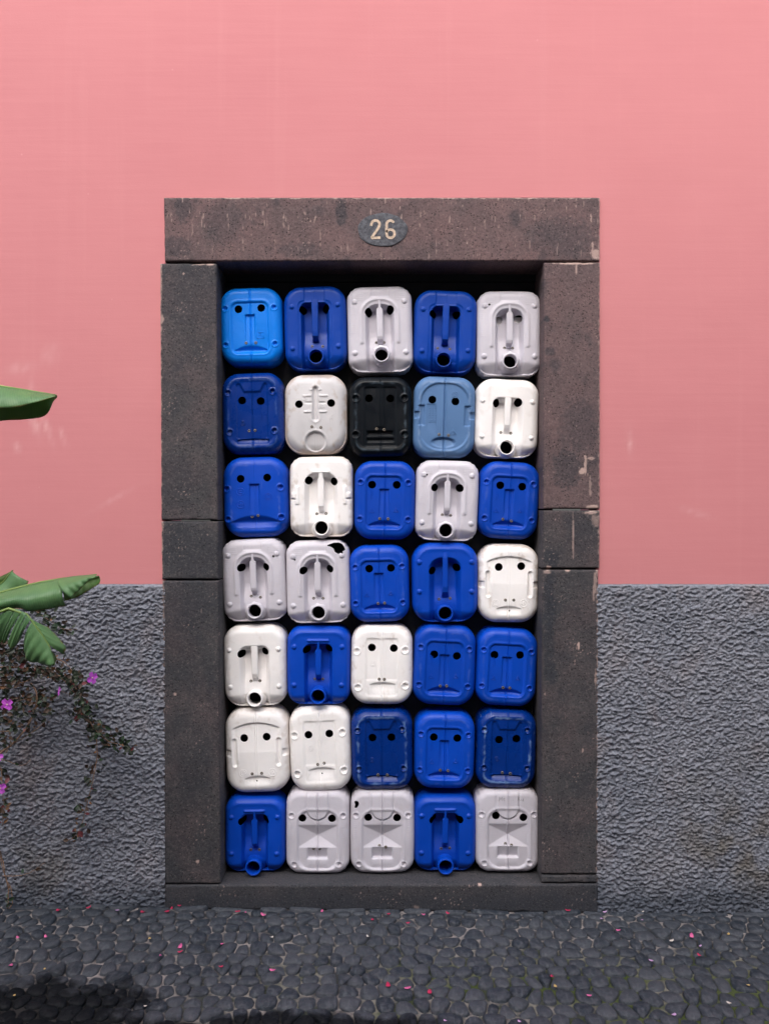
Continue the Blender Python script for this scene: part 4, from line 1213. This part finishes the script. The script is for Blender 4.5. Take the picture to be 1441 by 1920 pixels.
def banana():
    base = Vector((-1.75, -.85, gz(-1.75)))
    t = thing('banana_plant', base, 'banana plant with broad green leaves reaching across the pink wall', 'plant')
    m = MB()
    m.tube([base + Vector((0, 0, -.02)), base + Vector((.02, 0, .5)), base + Vector((.0, .02, 1.0)), base + Vector((.04, 0, 1.75))], [.10, .09, .075, .045], 14)
    m.build('pseudostem', M_TRUNK, t, org=base)
    def rib(o, P, r0, r1):
        mm = MB(); L = smooth_line(P, 18); mm.tube(L, [r0 + (r1 - r0) * i / 17 for i in range(18)], 8)
        return mm.build('midrib', M_RIB, o, org=base)
    crown = base + Vector((.04, 0, 1.72)); Y = -.84
    # upper leaf: near half bright, far half seen from below
    A = [(-190, 700), (-60, 716), (20, 727), (70, 735), (107, 741)]
    o = leaf([(patch(pts(A, Y), pts([(-190, 748), (-60, 764), (20, 764), (62, 756), (105, 743)], Y - .05), 44, 12, .012, .002, 3), 0),
              (patch(pts(A, Y + .004), pts([(-190, 770), (-60, 788), (20, 788), (85, 779), (101, 748)], Y + .07), 44, 12, -.012, .003, 5), 1)], t, base, 'upper banana leaf folded along its midrib')
    rib(o, [crown] + pts(A, Y + .001), .011, .0018)
    # broad middle leaf with rolled tip
    A = [(-150, 1150, .0), (-60, 1128, 0), (20, 1106, 0), (70, 1093, 0), (125, 1083.5, 0), (182, 1077, 0)]
    o = leaf([(patch(pts([(-150, 1150), (-70, 1132), (20, 1107), (70, 1094), (124, 1083)], Y), pts([(-150, 1190), (-70, 1168), (24, 1141), (62, 1146), (124, 1136)], Y - .035), 44, 14, .03, .003, 7), 0),
              (patch(pts([(108, 1086), (135, 1081), (160, 1078.5), (182, 1077.5)], Y - .022), pts([(133, 1122), (150, 1106), (166, 1090), (184, 1081)], Y - .07), 30, 12, .02, .002, 9), 0),
              (patch(pts([(112, 1092), (135, 1086), (165, 1080), (186, 1080)], Y + .012), pts([(121, 1127), (146, 1119), (168, 1106), (187, 1094)], Y - .004), 30, 10, -.01, .002, 11), 1)], t, base, 'broad banana leaf with a rolled tip')
    rib(o, [crown + Vector((0, 0, -.5))] + pts(A, Y + .004), .010, .0016)
    # small leaf behind
    o = leaf([(patch(pts([(-120, 1150), (-40, 1118), (5, 1092), (22, 1070)], Y + .06), pts([(-60, 1170), (0, 1130), (44, 1112), (53, 1090)], Y + .05), 30, 12, .012, .003, 13), 0),
              (patch(pts([(-120, 1150), (-40, 1118), (5, 1092), (26, 1069)], Y + .06), pts([(-120, 1120), (-50, 1096), (-5, 1084), (26, 1069)], Y + .08), 30, 10, .01, .003, 15), 1)], t, base)
    rib(o, [crown + Vector((0, 0, -.55))] + pts([(-120, 1150), (-40, 1118), (5, 1092), (22, 1071)], Y + .058), .008, .0015)
    # torn drooping leaf
    R = [(-60, 1168), (-10, 1146), (30, 1141), (48, 1150), (66, 1172), (84, 1198), (97, 1222), (103, 1246)]
    rp = pts(R, Y - .06)
    L = []
    L.append((patch(pts([(30, 1141), (22, 1143), (10, 1145)], Y - .06), pts([(2, 1206), (-14, 1206), (-40, 1200)], Y - .02), 14, 12, .012, .002, 17, .02), 0))
    L.append((patch(pts([(41, 1146), (35, 1143), (31, 1141)], Y - .062), pts([(10, 1206), (6, 1207), (3, 1203)], Y - .03), 12, 12, .010, .002, 19, .02), 0))
    L.append((patch(pts([(50, 1152), (46, 1149), (42, 1146)], Y - .064), pts([(23, 1218), (19, 1217), (14, 1207)], Y - .035), 12, 12, .010, .002, 21, .02), 0))
    L.append((patch(pts([(58, 1162), (54, 1157), (51, 1153)], Y - .066), pts([(40, 1196), (30, 1212), (22, 1217)], Y - .04), 12, 12, .010, .002, 23, .02), 0))
    L.append((patch(pts([(60, 1165), (72, 1181), (86, 1202), (97, 1222), (103, 1244)], Y - .062), pts([(45, 1208), (46, 1222), (54, 1240), (74, 1243), (95, 1250)], Y - .05), 30, 14, .014, .003, 25, .01), 0))
    L.append((patch(pts([(54, 1156), (66, 1172), (77, 1188), (86, 1202)], Y - .058), pts([(92, 1177), (110, 1196), (124, 1214), (119, 1227)], Y - .03), 24, 12, .010, .002, 27, .01), 0))
    L.append((patch(pts([(94, 1216), (99, 1230), (103, 1246)], Y - .05), pts([(103, 1226), (106, 1238), (97, 1252)], Y - .03), 12, 6, .004, .002, 29), 1))
    L.append((patch(pts([(-60, 1168), (-30, 1154), (5, 1145)], Y - .06), pts([(-90, 1230), (-60, 1222), (-30, 1210)], Y - .02), 20, 12, .012, .002, 31, .02), 0))
    o = leaf(L, t, base, 'drooping banana leaf torn into strips')
    rib(o, [crown + Vector((0, 0, -.62))] + rp, .010, .0022)
banana()

# ------------------------------------------------------------------ straggling flowering shrub at the wall
M_STEM = flat('woody_stem', (0.27, 0.17, 0.115), .8, (0.15, 0.09, 0.065), 40)
M_SHL = [leaf_mat('shrub_leaf_dark', (0.012, 0.020, 0.012), (0.026, 0.036, 0.020), .5, .12),
         leaf_mat('shrub_leaf_brown', (0.045, 0.028, 0.020), (0.075, 0.042, 0.026), .6, .2),
         leaf_mat('shrub_leaf_green', (0.020, 0.045, 0.022), (0.030, 0.060, 0.026), .5, .15),
         leaf_mat('shrub_leaf_dry', (0.17, 0.085, 0.04), (0.24, 0.12, 0.06), .7, .25),
         leaf_mat('shrub_bud_red', (0.13, 0.03, 0.035), (0.20, 0.045, 0.055), .5, .2)]
M_FLOW = leaf_mat('magenta_petal', (0.52, 0.075, 0.60), (0.62, 0.12, 0.68), .6, .25)
M_YEL = flat('flower_eye', (0.75, 0.6, 0.45), .6)
def shrub():
    rng = random.Random(5)
    base = ground_at(8, 1703); base = Vector((base.x, -.05, gz(base.x)))
    t = thing('flowering_shrub', base, 'straggly half-dry shrub with dark leaves and magenta flowers below the banana leaves', 'shrub')
    Y = -.13
    stems = [
        ([(-120, 1270), (0, 1251), (50, 1253), (95, 1260), (122, 1278), (140, 1300)], .0038, .0022, .9),
        ([(95, 1260), (118, 1270), (137, 1284), (150, 1306), (160, 1330), (170, 1355), (183, 1372), (205, 1390), (232, 1398), (250, 1408)], .003, .0012, 1.0),
        ([(172, 1362), (180, 1382), (183, 1410), (179, 1440), (172, 1475), (165, 1500), (158, 1530), (148, 1558), (135, 1572), (120, 1579)], .0022, .0008, .5),
        ([(58, 1280), (68, 1297), (69, 1318), (60, 1346), (40, 1378), (16, 1402), (-20, 1428), (-80, 1480)], .003, .0036, .25),
        ([(104, 1234), (118, 1240), (130, 1250), (138, 1262)], .002, .001, .8),
        ([(-40, 1160), (10, 1142), (60, 1144), (85, 1158), (105, 1172), (122, 1180), (144, 1180)], .002, .0008, .55),
        ([(-20, 1420), (20, 1398), (52, 1378), (76, 1362), (88, 1348)], .002, .001, .35),
        ([(-20, 1424), (12, 1426), (32, 1434), (46, 1434), (58, 1424)], .0016, .0008, .1),
        ([(-6, 1420), (4, 1450), (6, 1490), (8, 1520), (4, 1550)], .0018, .001, .5),
        ([(-12, 1570), (2, 1600), (10, 1640), (16, 1670), (15, 1703)], .002, .0026, .05),
        ([(-2, 1595), (9, 1640), (20, 1665), (24, 1690), (17, 1705)], .0016, .002, .03),
        ([(6, 1642), (30, 1643), (52, 1638), (70, 1628), (84, 1618)], .0018, .0008, .15),
        ([(-80, 1300), (-20, 1290), (20, 1284), (52, 1276), (64, 1262)], .0026, .0014, .9),
        ([(-60, 1340), (-10, 1330), (20, 1318), (44, 1312), (70, 1308), (92, 1320)], .0024, .001, .9),
        ([(-60, 1210), (-20, 1216), (12, 1222), (30, 1232), (60, 1248)], .0024, .001, .8),
        ([(-40, 1100), (0, 1102), (22, 1100)], .002, .0008, 1.0),
        ([(-60, 1380), (-10, 1372), (20, 1370), (40, 1358)], .002, .001, .7),
    ]
    lv = MB()
    def one_leaf(p, sz, mi):
        d = Vector((rng.uniform(-1, 1), rng.uniform(-.8, .5), rng.uniform(-1, .7))).normalized()
        s = d.cross(Vector((rng.uniform(-.4, .4), -1, rng.uniform(-.6, .6)))).normalized(); nn = d.cross(s)
        l = sz; w = sz * rng.uniform(.26, .4); c = sz * rng.uniform(.02, .16)
        q = [p, p + d * l * .3 + s * w * .8 - nn * c, p + d * l * .65 + s * w * .75 - nn * c, p + d * l, p + d * l * .65 - s * w * .75 - nn * c, p + d * l * .3 - s * w * .8 - nn * c, p + d * l * .45 + nn * c * .2]
        lv.add(q, [(0, 1, 6), (1, 2, 6), (2, 3, 6), (3, 4, 6), (4, 5, 6), (5, 0, 6)], mi)
    for pl, r0, r1, dens in stems:
        n = max(10, len(pl) * 5); off = rng.uniform(-.03, .03)
        P = smooth_line([at(x, y, Y + off + (.07 if y > 1570 else 0)) for x, y in pl], n)
        P = [p + Vector((rng.uniform(-1, 1), rng.uniform(-1, 1), rng.uniform(-1, 1))) * .0016 for p in P]
        m = MB(); m.tube(P, [r0 + (r1 - r0) * i / (n - 1) for i in range(n)], 6); m.build('stem', M_STEM, t, org=base)
        L = sum((a - b).length for a, b in zip(P[:-1], P[1:]))
        for k in range(int(L * 190 * dens)):
            p = P[rng.randrange(n)]
            p = p + Vector((rng.gauss(0, .010), rng.gauss(0, .012), rng.gauss(0, .010)))
            dry = pl[-1][1] > 1500 or p.z < at(0, 1440).z
            mi = rng.choices([0, 1, 2, 3, 4], [2, 2, .5, 3, .8] if dry else [5, 3, 1.6, .5, .25])[0]
            one_leaf(p, rng.uniform(.012, .026) * (.7 if mi in (3, 4) else 1), mi)
    # thicker clumps
    for (cx, cy, rx, ry, k, green) in ((30, 1235, 34, 16, 70, 0), (75, 1258, 22, 10, 40, 0), (20, 1272, 30, 20, 70, 0), (110, 1262, 14, 12, 34, 0), (142, 1272, 18, 14, 60, 1), (148, 1300, 12, 16, 44, 0), (158, 1325, 16, 12, 40, 1), (152, 1342, 16, 8, 34, 1), (185, 1370, 18, 14, 60, 1), (215, 1392, 18, 10, 40, 1), (240, 1402, 10, 6, 16, 1), (75, 1318, 22, 26, 55, 0), (30, 1345, 30, 22, 60, 0), (25, 1310, 28, 16, 46, 0), (8, 1215, 16, 14, 40, 0), (40, 1218, 12, 10, 22, 0), (92, 1165, 14, 10, 18, 1), (118, 1176, 14, 7, 16, 1), (78, 1148, 10, 5, 12, 1), (10, 1100, 14, 8, 26, 0), (6, 1385, 14, 18, 26, 0), (4, 1452, 10, 12, 14, 0), (90, 1332, 8, 12, 18, 0), (165, 1462, 7, 8, 7, 0), (172, 1432, 6, 8, 6, 0), (148, 1515, 8, 8, 8, 0), (5, 1530, 8, 14, 12, 3), (145, 1556, 10, 5, 8, 4), (22, 1690, 8, 6, 8, 1)):
        for _ in range(int(k * .72)):
            p = at(cx + rng.gauss(0, rx * .6), cy + rng.gauss(0, ry * .6), Y + rng.gauss(0, .03))
            w = {0: [5, 4, .7, .5, .25], 1: [5, 1.5, 3, .3, .3], 3: [1, 2, .2, 4, .5], 4: [1, 1, 0, 2, 3]}[green]
            one_leaf(p, rng.uniform(.013, .03), rng.choices([0, 1, 2, 3, 4], w)[0])
    o = lv.build('foliage', M_SHL, t, False, org=base); o['kind'] = 'stuff'; o['label'] = 'small dark and dry leaves'
    def flower(px, py, r, nrm, roll=.5):
        c = at(px, py, Y - .045); m = MB(); nv = Vector(nrm).normalized()
        u = nv.cross(Vector((0, .2, 1))).normalized(); v = nv.cross(u)
        for k in range(4):
            a = roll + k * math.pi / 2
            d = u * math.cos(a) + v * math.sin(a); s = nv.cross(d); R = r * S0 * rng.uniform(.92, 1.08)
            ctr = c + d * R * .3
            ring_ = [c + s * R * .1, c + d * R * .45 + s * R * .42 + nv * R * .1, c + d * R * .85 + s * R * .42 + nv * R * .12, c + d * R * 1.02 + s * R * .12 + nv * R * .05, c + d * R * .97 - s * R * .08, c + d * R * .95 - s * R * .38 + nv * R * .1, c + d * R * .45 - s * R * .42 + nv * R * .1, c - s * R * .1, c + d * R * .6 - nv * R * .03]
            m.add(ring_, [(i, (i + 1) % 8, 8) for i in range(8)])
        n = 6
        m.add([c + nv * r * S0 * .16] + [c + (u * math.cos(w) + v * math.sin(w)) * r * S0 * .14 + nv * r * S0 * .08 for w in [2 * math.pi * k / n for k in range(n)]], [(0, 1 + k, 1 + (k + 1) % n) for k in range(n)], 1)
        m.tube([c, c - nv * .012 + Vector((.004, 0, -.004)), c - nv * .03 + Vector((-.004, .01, -.01))], .0008, 5, 2)
        return m.build('flower', [M_FLOW, M_YEL, M_STEM], t, False, org=base)
    flower(14, 1321, 11.5, (0.05, -1, .05), .72); flower(173, 1271, 11, (.85, -.55, .1), .5); flower(112, 1295, 8, (-.8, -.5, .2), .3)
    flower(1, 1478, 11, (.2, -1, .1), .6); flower(-3, 1419, 9, (.3, -1, .3), .2)
shrub()

# ------------------------------------------------------------------ petals blown on to the paving
PET = {'r': flat('crimson_petal', (0.55, 0.03, 0.10), .6, (0.40, 0.02, 0.08), 60), 'p': flat('pink_petal', (0.70, 0.16, 0.33), .6, (0.6, 0.1, 0.3), 60),
       'v': flat('mauve_petal', (0.60, 0.38, 0.62), .6, (0.5, 0.3, 0.55), 60), 'w': flat('pale_petal', (0.68, 0.62, 0.58), .6, (0.5, 0.45, 0.4), 60), 'y': flat('straw_petal', (0.60, 0.42, 0.16), .6, (0.45, 0.3, 0.12), 60)}
PNAME = {'r': 'crimson', 'p': 'pink', 'v': 'mauve', 'w': 'pale', 'y': 'straw-coloured'}
def petals():
    rng = random.Random(3)
    A = [(675, 76, 'r'), (628, 97, 'r'), (643, 88, 'r'), (535, 100, 'r'), (330, 84, 'r'), (218, 93, 'r'), (442, 93, 'v'), (68, 196, 'p'), (172, 194, 'p'), (562, 199, 'y'), (674, 234, 'p'), (674, 250, 'r'), (602, 264, 'p'), (832, 220, 'p'), (830, 305, 'r'), (1020, 318, 'p'), (890, 98, 'r'), (921, 102, 'p'), (990, 112, 'p'), (1207, 98, 'p'), (1397, 128, 'r'), (1020, 195, 'w'), (1380, 192, 'w'), (545, 453, 'w'), (480, 133, 'w'), (42, 300, 'p'), (168, 314, 'y'), (55, 412, 'y')]
    B = [(690, 94, 'r'), (148, 110, 'p'), (15, 107, 'r'), (90, 140, 'r'), (240, 105, 'r'), (875, 168, 'p'), (1152, 194, 'p'), (967, 130, 'v'), (825, 100, 'v'), (970, 98, 'w'), (1290, 183, 'y'), (1002, 282, 'v'), (1182, 264, 'r'), (628, 341, 'r'), (642, 379, 'y'), (15, 377, 'r'), (85, 385, 'p'), (170, 402, 'r'), (770, 413, 'p'), (1088, 484, 'v'), (227, 507, 'v'), (505, 509, 'v'), (1183, 228, 'v'), (1075, 208, 'w'), (1365, 375, 'y'), (815, 126, 'v'), (1290, 440, 'w')]
    for (x, y, k) in [(a, 1660 + b / 2.0014, k) for a, b, k in [(a / 2.0014, b, k) for a, b, k in A] + [(720 + a / 2.0014, b, k) for a, b, k in B]]:
        p = ground_at(x, y, .011); m = MB()
        r = rng.uniform(.005, .0092) * (1.25 if k in 'pr' else 1); an = rng.uniform(0, 6.28); n = 8; cu = rng.uniform(.15, .7)
        vs = []
        for i in range(n):
            a = 2 * math.pi * i / n; e = r * (1 + .25 * math.cos(a) + rng.uniform(-.12, .12))
            dx, dy = e * math.cos(a), e * .62 * math.sin(a)
            z = cu * (dx * dx) / r * .8 + rng.uniform(0, .001)
            vs.append((dx * math.cos(an) - dy * math.sin(an), dx * math.sin(an) + dy * math.cos(an), z))
        vs.append((0, 0, 0)); m.add(vs, [(i, (i + 1) % n, n) for i in range(n)])
        o = m.build('fallen_petal', PET[k]); o.location = p
        sm = o.modifiers.new('thick', 'SOLIDIFY'); sm.thickness = .0006
        if p.y > -.13:
            wh = 'at the foot of the threshold stone' if FX0 < p.x < FX1 else 'below the roughcast on the banana plant side' if p.x < 0 else 'below the roughcast away from the banana plant'
        else:
            wh = 'on the open cobbles in front of the doorway' if FX0 < p.x < FX1 else 'on the open cobbles in front of the shrub' if p.x < 0 else 'on the open cobbles past the doorway, away from the shrub'
        tag(o, 'small %s petal %s' % (PNAME[k], wh), 'petal', '%s petals %s' % (PNAME[k], wh))
petals()

# ------------------------------------------------------------------ unseen house, added across the street to shade the lower wall
def across():
    y0, H = -7.0, 6.6
    base = Vector((0, y0, 0))
    t = thing('added_shade_house', base, 'unseen pale house added across the street to shade the lower pink wall', 'house')
    wallm = flat('pale_render', (0.50, 0.47, 0.44), .85, (0.42, 0.40, 0.38), 2)
    roofm = flat('clay_tile', (0.30, 0.12, 0.07), .8, (0.22, 0.09, 0.06), 8)
    wood = flat('green_shutter', (0.03, 0.08, 0.05), .5); glass = flat('dark_glass', (0.02, 0.025, 0.03), .1)
    m = MB(); m.box(-13, 13, -7, 0, -.25, H); m.build('wall', wallm, t, False)
    m = MB(); m.add([(-13.4, .35, H - .02), (13.4, .35, H - .02), (13.4, -3.5, H + 1.3), (-13.4, -3.5, H + 1.3), (-13.4, -7.35, H - .02), (13.4, -7.35, H - .02)], [(0, 1, 2, 3), (3, 2, 5, 4), (0, 3, 4), (1, 5, 2), (0, 4, 5, 1)])
    m.build('roof', roofm, t, False)
    for x in (-9.6, -6.4, -3.2, 0, 3.2, 6.4, 9.6):
        for z in (.9, 3.1):
            m = MB(); m.box(x - .5, x + .5, .004, .03, z, z + 1.35); w = m.build('window', glass, t, False)
            for s in (-1, 1):
                m = MB(); m.box(x + s * .52 - .0 if s > 0 else x - 1.0, x + 1.0 if s > 0 else x - .52, .004, .05, z - .02, z + 1.37); m.build('shutter', wood, w, False)
across()
